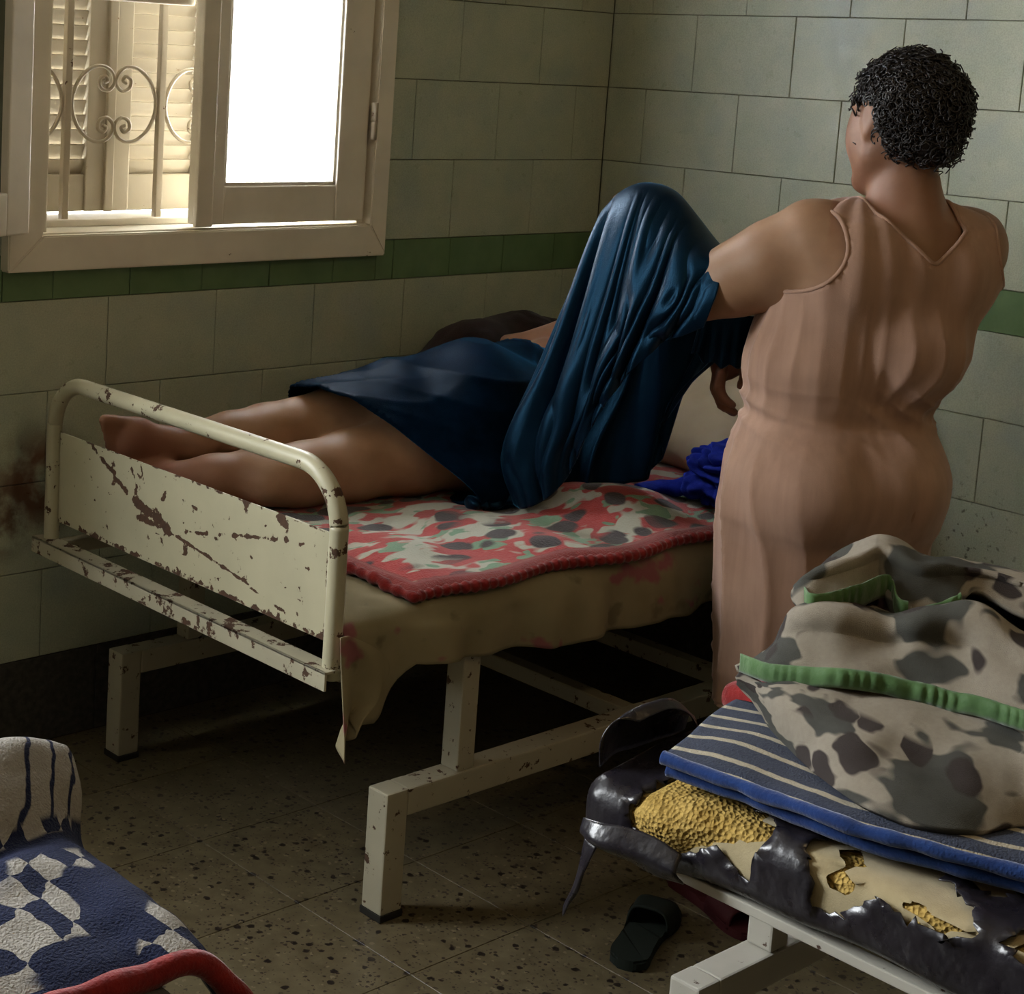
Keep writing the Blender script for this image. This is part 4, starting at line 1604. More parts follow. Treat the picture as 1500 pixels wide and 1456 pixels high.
V, F = cut_mesh(V, F, dcut, 4)
N = normals_np(V, F)
ang = np.arctan2(V[:, 1] + 0.0, V[:, 0] + 0.05)
z = V[:, 2]
# long hanging folds on the skirt, deepest on her left side, gathered folds at the waist
sk = np.clip((0.92 - z) / 0.25, 0, 1)
nn = vnoise(np.stack([V[:, 0] * 2, V[:, 1] * 2, z * 1.2], 1), 3, 5)
lft = 0.35 + 1.3 * np.exp(-((np.abs(ang) - np.pi) / 0.75) ** 2) + 0.5 * np.exp(-((ang + 2.3) / 0.4) ** 2)
f1 = 0.0135 * (1 - np.abs(np.sin(ang * 7.5 + 1.3 * nn + 1.2 * z)) ** 0.7) * sk * lft
f2 = 0.009 * (1 - np.abs(np.sin(z * 58 + 3 * V[:, 0] * 9 + 3.0 * vnoise(V, 5, 3))) ** 0.6) * np.exp(-((z - 0.91) / 0.055) ** 2)
f3 = 0.007 * (1 - np.abs(np.sin(ang * 12 + 2.0 * nn)) ** 0.7) * np.exp(-((z - 1.02) / 0.12) ** 2) * np.clip(0.3 + np.abs(ang + 1.6) / 1.5, 0, 1)
waist = -0.008 * np.exp(-((z - 0.905) / 0.02) ** 2)
f4 = 0.003 * np.sin(ang * 16 + 3 * nn) * np.clip((z - 1.1) / 0.1, 0, 1)
cleft = -0.012 * np.exp(-((V @ np.append(Ld[:2], 0) + 0.0433) / 0.02) ** 2) * np.exp(-((z - 0.74) / 0.09) ** 2) * (V[:, 1] < -0.02)
V += N * (f1 + f2 + f3 + waist + f4 + cleft + 0.0035 * vnoise(V, 11, 7))[:, None]
dress = link('dress', mesh_np('dress', V, F), DRESS, woman)
m_ = dress.modifiers.new('thickness', 'SOLIDIFY')
m_.thickness, m_.offset = 0.003, 0
for L in borders(V, F):
    if len(L) < 25:
        continue
    B = V[L]
    for _ in range(6):
        B = (np.roll(B, 1, 0) + 2 * B + np.roll(B, -1, 0)) / 4
    tube('binding', B, 0.0042, DRESS, dress, 7, True)

# hair: full curly mop with a thicker back
hx = hair_cap('hair', HC + np.array([0.016, -0.010, 0.010]), (0.100, 0.090, 0.099), (Gd, Hl, Hu), HAIR, woman,
              lambda Q: ((Q - HC) @ Gd < 0.066) & (((Q - HC) @ Hu > -0.045 + 0.0 * Q[:, 0]) | ((Q - HC) @ Gd < -0.030)) & ((Q - HC) @ Hu > -0.098) & ~((np.linalg.norm((Q - hp(0.0, 0.085, -0.02)) * np.array([1, 1, 0.8]), axis=1) < 0.034)), 21, 1250, lambda Q: (Q - HC) @ Gd < 0.035)
# denser knot of curls at the nape
rg = np.random.default_rng(5)
nc = rg.normal(size=(150, 3))
nc /= np.linalg.norm(nc, axis=1)[:, None]
cen = np.array([0.056, -0.036, 1.452])
curls('nape_curls', cen + nc * np.array([0.052, 0.05, 0.050]), nc, HAIR, hx, 2.2, 0.0095, 0.026, 0.0022, 8)
bm = bmesh.new()
bmesh.ops.create_icosphere(bm, subdivisions=4, radius=1)
P = np.array([v.co for v in bm.verts])
P = P * (1 + 0.10 * vnoise(P, 6, 2))[:, None] * np.array([0.050, 0.048, 0.048]) + cen
for v, q in zip(bm.verts, P):
    v.co = q
me = bpy.data.meshes.new('nape_hair')
bm.to_mesh(me)
bm.free()
me.polygons.foreach_set('use_smooth', [True] * len(me.polygons))
link('nape_hair', me, HAIR, hx)

# ------------------------------------------------------------------ blue velvet garment held up on her left arm (same local frame)
def wl(p):
    c, sn = math.cos(WROT), math.sin(WROT)
    p = np.asarray(p, float)
    return np.stack([WB[0] + p[..., 0] * c - p[..., 1] * sn, WB[1] + p[..., 0] * sn + p[..., 1] * c, p[..., 2]], -1)


# stations from the left edge to the elbow: front hem -> front face -> ridge over the arm -> back face -> back hem (x, y, z)
ST = [
    [(-0.700, 0.015, 0.632), (-0.722, 0.010, 0.715), (-0.695, 0.005, 0.805), (-0.645, 0.010, 0.930), (-0.600, 0.020, 1.075), (-0.556, 0.045, 1.232), (-0.545, 0.085, 1.262), (-0.560, 0.125, 1.16), (-0.600, 0.15, 0.98), (-0.650, 0.17, 0.80), (-0.660, 0.18, 0.66)],
    [(-0.640, -0.015, 0.640), (-0.655, -0.020, 0.720), (-0.630, -0.030, 0.820), (-0.590, -0.022, 0.950), (-0.555, -0.010, 1.09), (-0.525, 0.020, 1.255), (-0.512, 0.090, 1.302), (-0.515, 0.14, 1.17), (-0.55, 0.17, 0.98), (-0.58, 0.185, 0.80), (-0.59, 0.19, 0.650)],
    [(-0.575, -0.035, 0.700), (-0.580, -0.042, 0.770), (-0.560, -0.045, 0.855), (-0.535, -0.045, 0.965), (-0.510, -0.032, 1.09), (-0.480, -0.005, 1.265), (-0.465, 0.090, 1.318), (-0.465, 0.15, 1.17), (-0.49, 0.18, 0.98), (-0.515, 0.195, 0.80), (-0.525, 0.20, 0.655)],
    [(-0.520, -0.055, 0.830), (-0.515, -0.060, 0.880), (-0.500, -0.064, 0.940), (-0.485, -0.066, 1.01), (-0.465, -0.058, 1.10), (-0.432, -0.030, 1.250), (-0.405, 0.075, 1.312), (-0.405, 0.15, 1.17), (-0.43, 0.18, 0.98), (-0.455, 0.195, 0.80), (-0.470, 0.20, 0.665)],
    [(-0.455, -0.075, 0.948), (-0.447, -0.080, 0.985), (-0.437, -0.084, 1.025), (-0.425, -0.085, 1.075), (-0.408, -0.080, 1.135), (-0.385, -0.055, 1.225), (-0.352, 0.040, 1.262), (-0.345, 0.13, 1.16), (-0.365, 0.16, 0.98), (-0.395, 0.18, 0.83), (-0.415, 0.19, 0.700)],
    [(-0.385, -0.085, 1.020), (-0.378, -0.092, 1.045), (-0.370, -0.097, 1.075), (-0.360, -0.098, 1.110), (-0.348, -0.092, 1.150), (-0.330, -0.068, 1.200), (-0.302, 0.025, 1.212), (-0.292, 0.10, 1.12), (-0.305, 0.12, 1.02), (-0.345, 0.13, 0.92), (-0.385, 0.14, 0.860)],
    [(-0.310, -0.100, 1.064), (-0.304, -0.110, 1.085), (-0.298, -0.115, 1.108), (-0.292, -0.116, 1.130), (-0.288, -0.108, 1.155), (-0.285, -0.078, 1.196), (-0.262, 0.015, 1.192), (-0.245, 0.080, 1.12), (-0.245, 0.09, 1.06), (-0.275, 0.10, 1.00), (-0.310, 0.105, 0.970)],
]
nu, nv = 190, 150
P = sheet_pts(np.array(ST), nu, nv)
N = grid_normals(P)
uu, vv = np.meshgrid(np.linspace(0, 1, nu), np.linspace(0, 1, nv), indexing='ij')
fr = np.clip(1 - vv / 0.56, 0, 1)                       # 1 at the front hem, 0 at the ridge
bk = np.clip((vv - 0.62) / 0.38, 0, 1)
wob = vnoise(np.stack([uu * 3, vv * 2, uu * 0], -1), 2.0, 4)
wob2 = vnoise(np.stack([uu * 5, vv * 3, uu * 0 + 4], -1), 2.0, 9)
# pleats with narrow bright crests and wide dark valleys, fanning out from the arm
ph = uu * 13.5 + 1.7 * wob + 1.5 * vv
pl = (1 - np.abs(np.sin(ph)) ** 0.75)
pl2 = (1 - np.abs(np.sin(uu * 31 + 3 * wob2 + 3 * vv)) ** 0.8)
amp = 0.034 * np.clip(fr * 2.4, 0, 1) * (0.75 + 0.5 * wob2) + 0.030 * bk
edge_ = np.clip((1 - uu) / 0.22, 0, 1) ** 1.5
amp = amp * edge_
amp2 = edge_ * (0.006 + 0.012 * np.clip(uu * 1.7 - 0.5, 0, 1)) * np.clip(fr * 2.6, 0, 1)
P = P - N * ((pl - 0.3) * amp + pl2 * amp2 + 0.004 * wob)[..., None]
P[..., 2] = np.maximum(P[..., 2], 0.632)
Wd = wl(P)
vg = tag(sheet('velvet_garment', Wd, VELVET2, None, 0.004, (1, 1)), 'blue velvet garment draped over the raised arm of the standing person', 'garment')
# sleeve end of the garment lying on the blanket
V, F = tube_np(catmull([(-0.99, -0.745, 0.634), (-1.05, -0.72, 0.632), (-1.12, -0.70, 0.632), (-1.165, -0.688, 0.632)], 40), 0.021 + 0.003 * np.sin(np.arange(40) * 0.9), 14, flat=0.6)
V = V + 0.004 * vnoise(V, 40, 3)[:, None]
link('sleeve', mesh_np('sleeve', V, F), VELVET2, vg)
# dark wrap of the cloth between arm and body
ST2 = [
    [(-0.330, 0.035, 1.10), (-0.335, 0.05, 1.04), (-0.345, 0.06, 0.985)],
    [(-0.285, 0.040, 1.085), (-0.285, 0.055, 1.03), (-0.290, 0.065, 0.965)],
    [(-0.235, 0.045, 1.075), (-0.235, 0.06, 1.02), (-0.235, 0.07, 0.975)],
    [(-0.180, 0.07, 1.075), (-0.175, 0.085, 1.03), (-0.175, 0.095, 1.01)],
]
P = sheet_pts(np.array(ST2), 50, 30)
uu, vv = np.meshgrid(np.linspace(0, 1, 50), np.linspace(0, 1, 30), indexing='ij')
P[..., 1] += 0.010 * np.sin(uu * 22) * vv
P[..., 2] += 0.006 * np.sin(uu * 30) * vv
sheet('gathered_end', wl(P), VELVET2, vg, 0.004)

# ------------------------------------------------------------------ second bed with torn mattress
FA = [
    [(-1.642, -1.709, 0.668), (-1.685, -1.734, 0.690), (-1.694, -1.737, 0.700)],
    [(-1.735, -1.828, 0.664), (-1.739, -1.824, 0.700), (-1.723, -1.813, 0.715)],
    [(-1.788, -1.907, 0.662), (-1.775, -1.894, 0.712), (-1.723, -1.858, 0.727)],
    [(-1.839, -1.987, 0.664), (-1.790, -1.949, 0.715), (-1.707, -1.893, 0.732)],
    [(-1.871, -2.060, 0.664), (-1.792, -2.000, 0.715), (-1.682, -1.926, 0.735)],
    [(-1.861, -2.127, 0.664), (-1.767, -2.055, 0.715), (-1.659, -1.981, 0.737)],
    [(-1.818, -2.173, 0.664), (-1.739, -2.110, 0.715), (-1.642, -2.040, 0.738)],
    [(-1.745, -2.199, 0.664), (-1.698, -2.160, 0.715), (-1.639, -2.113, 0.740)],
    [(-1.719, -2.266, 0.664), (-1.696, -2.245, 0.715), (-1.647, -2.214, 0.742)],
]
FB = [
    [(-1.682, -1.726, 0.702), (-1.652, -1.730, 0.706), (-1.605, -1.726, 0.708), (-1.581, -1.726, 0.712), (-1.535, -1.708, 0.700)],
    [(-1.726, -1.814, 0.722), (-1.721, -1.821, 0.750), (-1.690, -1.809, 0.775), (-1.655, -1.796, 0.805), (-1.448, -1.684, 0.740)],
    [(-1.715, -1.897, 0.740), (-1.704, -1.880, 0.765), (-1.680, -1.865, 0.795), (-1.635, -1.857, 0.828), (-1.368, -1.708, 0.740)],
    [(-1.681, -1.963, 0.744), (-1.657, -1.944, 0.762), (-1.628, -1.921, 0.788), (-1.602, -1.906, 0.815), (-1.371, -1.782, 0.740)],
    [(-1.662, -2.006, 0.744), (-1.638, -1.986, 0.762), (-1.620, -1.965, 0.800), (-1.585, -1.941, 0.830), (-1.304, -1.792, 0.740)],
    [(-1.653, -2.045, 0.744), (-1.622, -2.025, 0.762), (-1.587, -2.001, 0.800), (-1.550, -1.966, 0.838), (-1.241, -1.807, 0.740)],
    [(-1.651, -2.091, 0.746), (-1.619, -2.076, 0.764), (-1.586, -2.049, 0.805), (-1.519, -1.998, 0.842), (-1.196, -1.841, 0.740)],
    [(-1.656, -2.139, 0.748), (-1.627, -2.126, 0.764), (-1.590, -2.103, 0.795), (-1.538, -2.068, 0.825), (-1.282, -1.950, 0.740)],
    [(-1.652, -2.224, 0.748), (-1.623, -2.208, 0.764), (-1.587, -2.188, 0.790), (-1.541, -2.164, 0.805), (-1.352, -2.085, 0.740)],
]
FC = [
    [(-1.630, -1.787, 0.805), (-1.627, -1.777, 0.812), (-1.622, -1.773, 0.820), (-1.608, -1.770, 0.825), (-1.518, -1.733, 0.800), (-1.394, -1.670, 0.660)],
    [(-1.666, -1.828, 0.812), (-1.649, -1.807, 0.822), (-1.624, -1.793, 0.838), (-1.592, -1.788, 0.850), (-1.462, -1.724, 0.810), (-1.374, -1.681, 0.660)],
    [(-1.598, -1.851, 0.818), (-1.578, -1.831, 0.832), (-1.553, -1.818, 0.855), (-1.524, -1.811, 0.872), (-1.378, -1.734, 0.830), (-1.290, -1.691, 0.660)],
    [(-1.520, -1.854, 0.822), (-1.508, -1.831, 0.838), (-1.497, -1.820, 0.862), (-1.490, -1.818, 0.880), (-1.360, -1.749, 0.840), (-1.263, -1.707, 0.660)],
    [(-1.548, -1.895, 0.800), (-1.526, -1.865, 0.828), (-1.500, -1.849, 0.858), (-1.480, -1.843, 0.878), (-1.358, -1.783, 0.840), (-1.231, -1.726, 0.660)],
    [(-1.521, -1.914, 0.806), (-1.508, -1.897, 0.826), (-1.489, -1.886, 0.850), (-1.473, -1.879, 0.868), (-1.353, -1.822, 0.830), (-1.229, -1.767, 0.660)],
    [(-1.477, -1.937, 0.822), (-1.464, -1.922, 0.838), (-1.446, -1.910, 0.852), (-1.430, -1.904, 0.864), (-1.323, -1.855, 0.830), (-1.184, -1.794, 0.660)],
    [(-1.427, -1.941, 0.835), (-1.418, -1.935, 0.842), (-1.404, -1.935, 0.852), (-1.397, -1.938, 0.860), (-1.305, -1.896, 0.830), (-1.156, -1.830, 0.660)],
    [(-1.424, -2.009, 0.822), (-1.406, -1.999, 0.834), (-1.393, -1.993, 0.846), (-1.381, -1.988, 0.856), (-1.273, -1.940, 0.820), (-1.118, -1.872, 0.660)],
    [(-1.409, -2.100, 0.812), (-1.391, -2.090, 0.825), (-1.380, -2.083, 0.836), (-1.366, -2.075, 0.846), (-1.257, -2.032, 0.810), (-1.126, -1.980, 0.660)],
]
T1 = [(-1.754, 0.595), (-1.741, 0.651), (-1.772, 0.692), (-1.843, 0.680), (-1.952, 0.639), (-1.967, 0.620), (-1.959, 0.595), (-1.889, 0.571), (-1.828, 0.521), (-1.782, 0.528), (-1.749, 0.551)]
T2 = [(-2.009, 0.622), (-2.031, 0.700), (-2.090, 0.712), (-2.128, 0.672), (-2.175, 0.666), (-2.215, 0.636), (-2.242, 0.595), (-2.210, 0.580), (-2.171, 0.590), (-2.108, 0.591), (-2.080, 0.554), (-2.034, 0.541), (-2.034, 0.587)]
T2a = [(-2.048, 0.589), (-2.082, 0.595), (-2.086, 0.587), (-2.073, 0.576), (-2.054, 0.574)]
T2b = [(-2.142, 0.595), (-2.155, 0.611), (-2.186, 0.608), (-2.211, 0.602), (-2.233, 0.595), (-2.202, 0.581), (-2.171, 0.590), (-2.146, 0.588)]
T2c = [(-2.036, 0.647), (-2.051, 0.676), (-2.078, 0.638), (-2.064, 0.617)]
T3 = [(-1.908, 0.560), (-1.950, 0.582), (-1.949, 0.541), (-1.929, 0.539)]
T4 = [(-2.173, 0.693), (-2.218, 0.730), (-2.226, 0.689), (-2.201, 0.689)]
T5 = [(-2.276, 0.603), (-2.292, 0.641), (-2.330, 0.595), (-2.302, 0.595)]
T6 = [(-2.091, 0.680), (-2.135, 0.698), (-2.161, 0.675), (-2.130, 0.660)]


def m_vinyl():
    g = G('black_vinyl', 0.3, 0.5)
    p = g.pos()
    g.color(g.ramp(g.noise(p, 12, 4), [(0.3, (0.008, 0.007, 0.010)), (0.7, (0.018, 0.015, 0.020))]))
    g.set(Roughness=g.ramp(g.noise(p, 25, 4), [(0.3, 0.22), (0.7, 0.42)]))
    h = g.math('ADD', g.math('MULTIPLY', g.noise(p, 14, 3), 1.0), g.math('MULTIPLY', g.noise(p, 160, 2), 0.06))
    return g.bump(h, 0.35, 0.02).m


def m_foam():
    g = G('yellow_foam', 0.95, 0.1)
    p = g.pos()
    g.color(g.ramp(g.noise(p, 40, 5), [(0.3, (0.30, 0.19, 0.045)), (0.7, (0.48, 0.33, 0.10))]))
    return g.bump(g.math('ADD', g.noise(p, 70, 4), g.voro(p, 160)), 0.7, 0.008).m


def m_floral():
    g = G('floral_fleece', 0.95, 0.06)
    u = g.uv()
    p = g.pos()
    w = g.n('ShaderNodeVectorMath', operation='ADD')
    g.l(u, w.inputs[0])
    nz = g.n('ShaderNodeTexNoise')
    g.l(u, nz.inputs['Vector'])
    nz.inputs['Scale'].default_value = 14
    sc = g.n('ShaderNodeVectorMath', operation='SCALE')
    g.l(nz.outputs['Color'], sc.inputs[0])
    sc.inputs['Scale'].default_value = 0.06
    g.l(sc.outputs[0], w.inputs[1])
    v = w.outputs[0]
    col = g.mix(g.noise(p, 120, 3), (0.36, 0.31, 0.24), (0.47, 0.415, 0.33))
    gm = g.ramp(g.noise(v, 8.0, 2, 0.5), [(0.485, 0.0), (0.515, 1.0)])
    col = g.mix(gm, col, g.mix(g.noise(u, 30, 2), (0.065, 0.065, 0.055), (0.105, 0.105, 0.09)))
    d = g.voro(g.mapv(v, (19, 10, 1), (0, 0, 0), (0, 0, 0.5)), 1.0, rand=0.9)
    pet = g.ramp(d, [(0.42, 1.0), (0.47, 0.0)])
    kp = g.ramp(g.noise(g.mapv(u, (1, 1, 1), (5.3, 2.1, 0)), 4.0, 1), [(0.45, 0.0), (0.48, 1.0)])
    col = g.mix(g.math('MULTIPLY', pet, kp), col, (0.055, 0.042, 0.038))
    g.color(col)
    g.set(Sheen_Weight=0.06, Sheen_Roughness=0.6)
    return g.bump(g.noise(p, 700, 4, 0.7), 0.9, 0.006).m


def m_stripe():
    g = G('striped_blanket', 0.95, 0.06)
    u = g.uv()
    p = g.pos()
    y = g.math('ADD', g.sep(u)[1], g.math('MULTIPLY', g.math('SUBTRACT', g.noise(u, 25, 2), 0.5), 0.012))
    f = g.math('FRACT', g.math('MULTIPLY', y, 11.0))
    base = g.mix(g.noise(p, 200, 2), (0.030, 0.036, 0.060), (0.055, 0.065, 0.095))
    col = g.mix(g.ramp(f, [(0.62, 0.0), (0.66, 1.0), (0.86, 1.0), (0.90, 0.0)]), base, g.mix(g.noise(u, 60, 2), (0.30, 0.27, 0.20), (0.46, 0.41, 0.31)))
    g.color(col)
    g.set(Sheen_Weight=0.06)
    return g.bump(g.noise(p, 330, 3), 0.6, 0.005).m


VINYL, FOAM, FLORAL, STRIPE = m_vinyl(), m_foam(), m_floral(), m_stripe()
BACKING = m_cloth('beige_backing', (0.33, 0.27, 0.15), (0.43, 0.355, 0.21), 25)
GREEN = m_cloth('green_satin_binding', (0.045, 0.10, 0.03), (0.08, 0.16, 0.055), 14, 0.6, 0.3, 0.4, 120)
BLUE = m_cloth('blue_blanket_edging', (0.006, 0.022, 0.105), (0.012, 0.045, 0.18), 30, 0.9, 0.3, 0.6, 240)

bed2 = tag(empty('hospital_bed', (-1.916, -2.15, 0)), 'white metal bed frame under the torn black mattress', 'bed')
B2Y0, B2Y1 = -2.60, -1.695
before = set(bpy.data.objects)
WHITE2 = m_paint('white_rail_enamel', (0.44, 0.42, 0.36), (0.035, 0.02, 0.015), 0.66, 34, False)
bed_base(bed2, -1.90, -0.10, B2Y0, B2Y1, 0.485, WHITE2)
box('end_bar', (-1.918, -1.893, B2Y0 - 0.02, B2Y1 - 0.12, 0.486, 0.500), WHITE2, bed2, 0.002)
for o in set(bpy.data.objects) - before:
    o.location = Vector((1.916, 2.15, 0))

XF, ZT = -1.935, 0.61


def rbox(X, Y, Z, inset):
    """rounded block: mattress skin, sagging at the torn corner"""
    sag = 0.030 * np.exp(-(((X + 1.93) / 0.16) ** 2 + ((Y + 1.70) / 0.16) ** 2))
    z = Z + sag
    c = np.array([(-0.12 + XF) / 2, (-2.62 - 1.665) / 2, (0.507 + ZT) / 2])
    h = np.array([(-0.12 - XF) / 2, (2.62 - 1.665) / 2, (ZT - 0.507) / 2])
    r = 0.035
    qx, qy, qz = np.abs(X - c[0]) - h[0] + r, np.abs(Y - c[1]) - h[1] + r, np.abs(z - c[2]) - h[2] + r
    return np.sqrt(np.maximum(qx, 0) ** 2 + np.maximum(qy, 0) ** 2 + np.maximum(qz, 0) ** 2) + np.minimum(np.maximum(qx, np.maximum(qy, qz)), 0) - r + inset


def poly_sd(poly, a, b, jag=0.0, seed=0):
    """signed distance to a polygon in the (y, s) chart, negative inside"""
    poly = np.array(poly)
    d = np.full(a.shape, 1e9)
    ins = np.zeros(a.shape, bool)
    for (x0, y0), (x1, y1) in zip(poly, np.roll(poly, -1, 0)):
        ex, ey = x1 - x0, y1 - y0
        t = np.clip(((a - x0) * ex + (b - y0) * ey) / (ex * ex + ey * ey), 0, 1)
        d = np.minimum(d, np.hypot(a - x0 - t * ex, b - y0 - t * ey))
        c = ((y0 > b) != (y1 > b)) & (a < (x1 - x0) * (b - y0) / (y1 - y0 + 1e-12) + x0)
        ins ^= c
    d = np.where(ins, -d, d)
    if jag:
        q = np.stack([a, b, a * 0], -1)
        d = d + jag * vnoise(q, 70, seed) + jag * 0.6 * vnoise(q, 160, seed + 1)
    return d


def chart(V):
    fr = V[:, 2] < ZT - 0.015
    return V[:, 1], np.where(fr | (V[:, 0] < XF + 0.012), np.minimum(V[:, 2], ZT - 0.015), ZT - 0.015 + np.maximum(V[:, 0] - XF, 0))


def skin(inset, h, holes, jag, seed, lump=0.0, lo=(-2.0, -2.66, 0.46), hi=(-0.08, -1.62, 0.66)):
    s = SDF(lo, hi, h)
    sl, g = s._win(lo, hi)
    s.f[sl] = rbox(*g, inset)
    V, F = s.mesh()
    V = smooth_np(V, F, 2)
    N = normals_np(V, F)
    if lump:
        V = V + N * (lump * vnoise(V, 30, seed) + lump * vnoise(V, 12, seed + 3))[:, None]
    else:
        V = V + N * (0.006 * vnoise(V, 9, 77))[:, None]
    if holes:
        def fn(P):
            a, b = chart(P)
            return -np.minimum.reduce([poly_sd(p, a, b, jag, seed) for p in holes])
        V, F = cut_mesh(V, F, fn, 2)
    return V, F


V, F = skin(0.0, 0.009, [T1, T2, T3, T4, T5, T6], 0.006, 3)
N = normals_np(V, F)
a, b = chart(V)
lip = np.minimum.reduce([poly_sd(p, a, b) for p in (T1, T2, T3, T4, T5, T6)])
V = V + N * (0.006 * np.exp(-(lip / 0.010) ** 2) * (0.5 + vnoise(V, 40, 8)))[:, None]
mat2 = tag(link('torn_mattress', mesh_np('torn_mattress', V, F), VINYL), 'torn black vinyl mattress with yellow foam showing through', 'mattress')
m_ = mat2.modifiers.new('thickness', 'SOLIDIFY')
m_.thickness, m_.offset = 0.002, -1
V, F = skin(0.006, 0.010, [T1, T2a, T2b, T2c, T5], 0.004, 5)
link('fabric_backing', mesh_np('fabric_backing', V, F), BACKING, mat2)
V, F = skin(0.011, 0.010, None, 0, 9, 0.0035)
a, b = chart(V)
N = normals_np(V, F)
V = V + N * (0.020 * np.clip(-poly_sd(T1, a, b) / 0.03, 0, 1) + 0.006 * np.clip(-poly_sd(T2b, a, b) / 0.01, 0, 1) * (1 + vnoise(V, 60, 3)))[:, None]
link('foam_core', mesh_np('foam_core', V, F), FOAM, mat2)


def flap(name, rows, nu=26, nv=22, mat=VINYL, th=0.002, wob=0.004, seed=2):
    P = sheet_pts(np.array(rows), nu, nv)
    P = P + wob * vnoise(P, 22, seed)[..., None] * np.array([0.6, 0.6, 1])
    return sheet(name, P, mat, mat2, th)


# curled up tongue of vinyl at the long side
flap('vinyl_flap', [[(-1.90, -1.668, 0.585), (-1.905, -1.672, 0.625), (-1.885, -1.683, 0.652), (-1.86, -1.70, 0.648)],
                    [(-1.84, -1.662, 0.590), (-1.845, -1.668, 0.640), (-1.83, -1.684, 0.668), (-1.81, -1.705, 0.662)],
                    [(-1.77, -1.660, 0.592), (-1.775, -1.668, 0.635), (-1.775, -1.688, 0.662), (-1.77, -1.712, 0.652)],
                    [(-1.70, -1.660, 0.594), (-1.70, -1.666, 0.615), (-1.72, -1.69, 0.625), (-1.74, -1.71, 0.622)]])
# corner pocket of vinyl folded down below the foam
flap('vinyl_flap', [[(-1.965, -1.700, 0.540), (-1.970, -1.700, 0.520), (-1.950, -1.695, 0.505)],
                    [(-1.972, -1.735, 0.548), (-1.985, -1.735, 0.522), (-1.960, -1.73, 0.500)],
                    [(-1.958, -1.785, 0.552), (-1.975, -1.785, 0.525), (-1.958, -1.785, 0.503)],
                    [(-1.945, -1.850, 0.540), (-1.962, -1.855, 0.522), (-1.950, -1.860, 0.505)]], 30, 16)
# hanging shred
flap('vinyl_shred', [[(-1.958, -1.700, 0.510), (-1.965, -1.698, 0.46), (-1.962, -1.688, 0.425), (-1.962, -1.675, 0.395)],
                     [(-1.960, -1.712, 0.505), (-1.968, -1.706, 0.46), (-1.966, -1.694, 0.425), (-1.963, -1.676, 0.383)],
                     [(-1.962, -1.725, 0.502), (-1.966, -1.710, 0.46), (-1.964, -1.700, 0.425), (-1.962, -1.679, 0.392)]], 8, 20)

# red fleece under the pile, its corner sticking out
REDF = m_cloth('red_fleece', (0.16, 0.012, 0.012), (0.30, 0.022, 0.020), 40, 0.95, 0.3, 0.7, 240)
tag(soft_box('fleece', (-1.655, -1.25, -1.81, -1.672, 0.614, 0.666), REDF, None, 0.024, 0.008, (20, 16, 4), 3), 'folded red fleece with one corner sticking out under the floral blanket', 'blanket')

# striped blanket folded in two at the foot end
def fold_layer(z, e, nu=90, nv=40):
    ed = [(-1.905, -1.790), (-1.893, -1.862), (-1.884, -1.935), (-1.880, -2.04), (-1.842, -2.165), (-1.810, -2.24), (-1.78, -2.34), (-1.77, -2.45)]
    rows = []
    for i, (x, y) in enumerate(ed):
        sd = 1.0 if i == 0 else (0.45 if i == 1 else 0.0)
        lo = 0.010 if i == 0 else 0.0
        rows.append([(x - e, y, z - 0.012), (x + 0.015 - e, y + 0.004 * sd, z - lo), (x + 0.06, y + 0.02 * sd, z + 0.003 - lo), (x + 0.12, y + 0.04 * sd, z + 0.004 - lo), (x + 0.18, y + 0.06 * sd, z + 0.002 - lo), (x + 0.24, y + 0.07 * sd, z - lo)])
    P = sheet_pts(np.array(rows), nu, nv)
    P[..., 2] += 0.003 * vnoise(P, 12, int(z * 100)) + 0.0015 * vnoise(P, 30, 4)
    return P


PL = fold_layer(0.634, 0.004)
PU = fold_layer(0.655, 0.018)
nu, nv = PL.shape[:2]
u, v = np.meshgrid(np.linspace(0, 1, nu), np.linspace(0, 1, nv), indexing='ij')
me = mesh_np('striped_blanket', np.vstack([PL.reshape(-1, 3), PU.reshape(-1, 3)]), np.vstack([grid_faces(nu, nv), grid_faces(nu, nv) + nu * nv]), True, np.vstack([np.stack([u, v * 0.6], -1).reshape(-1, 2)] * 2))
sb = tag(link('striped_blanket', me, STRIPE), 'folded navy and beige striped blanket with blue edges on the torn mattress', 'blanket')
m_ = sb.modifiers.new('thickness', 'SOLIDIFY')
m_.thickness, m_.offset = 0.008, 0
for Pq in (PL, PU):
    e = catmull(Pq[:, 0] + np.array([0, 0, 0.003]), 260)
    tube('edging', e, 0.0095 + 0.0015 * vnoise(e, 40, 2), BLUE, sb, 9)

# floral blanket thrown over: lower flap, middle mound and top fold
def crease(P, amp, sc, seed):
    return P + grid_normals(P) * (amp * vnoise(P, sc, seed) + 0.45 * amp * vnoise(P, sc * 2.3, seed + 1))[..., None]


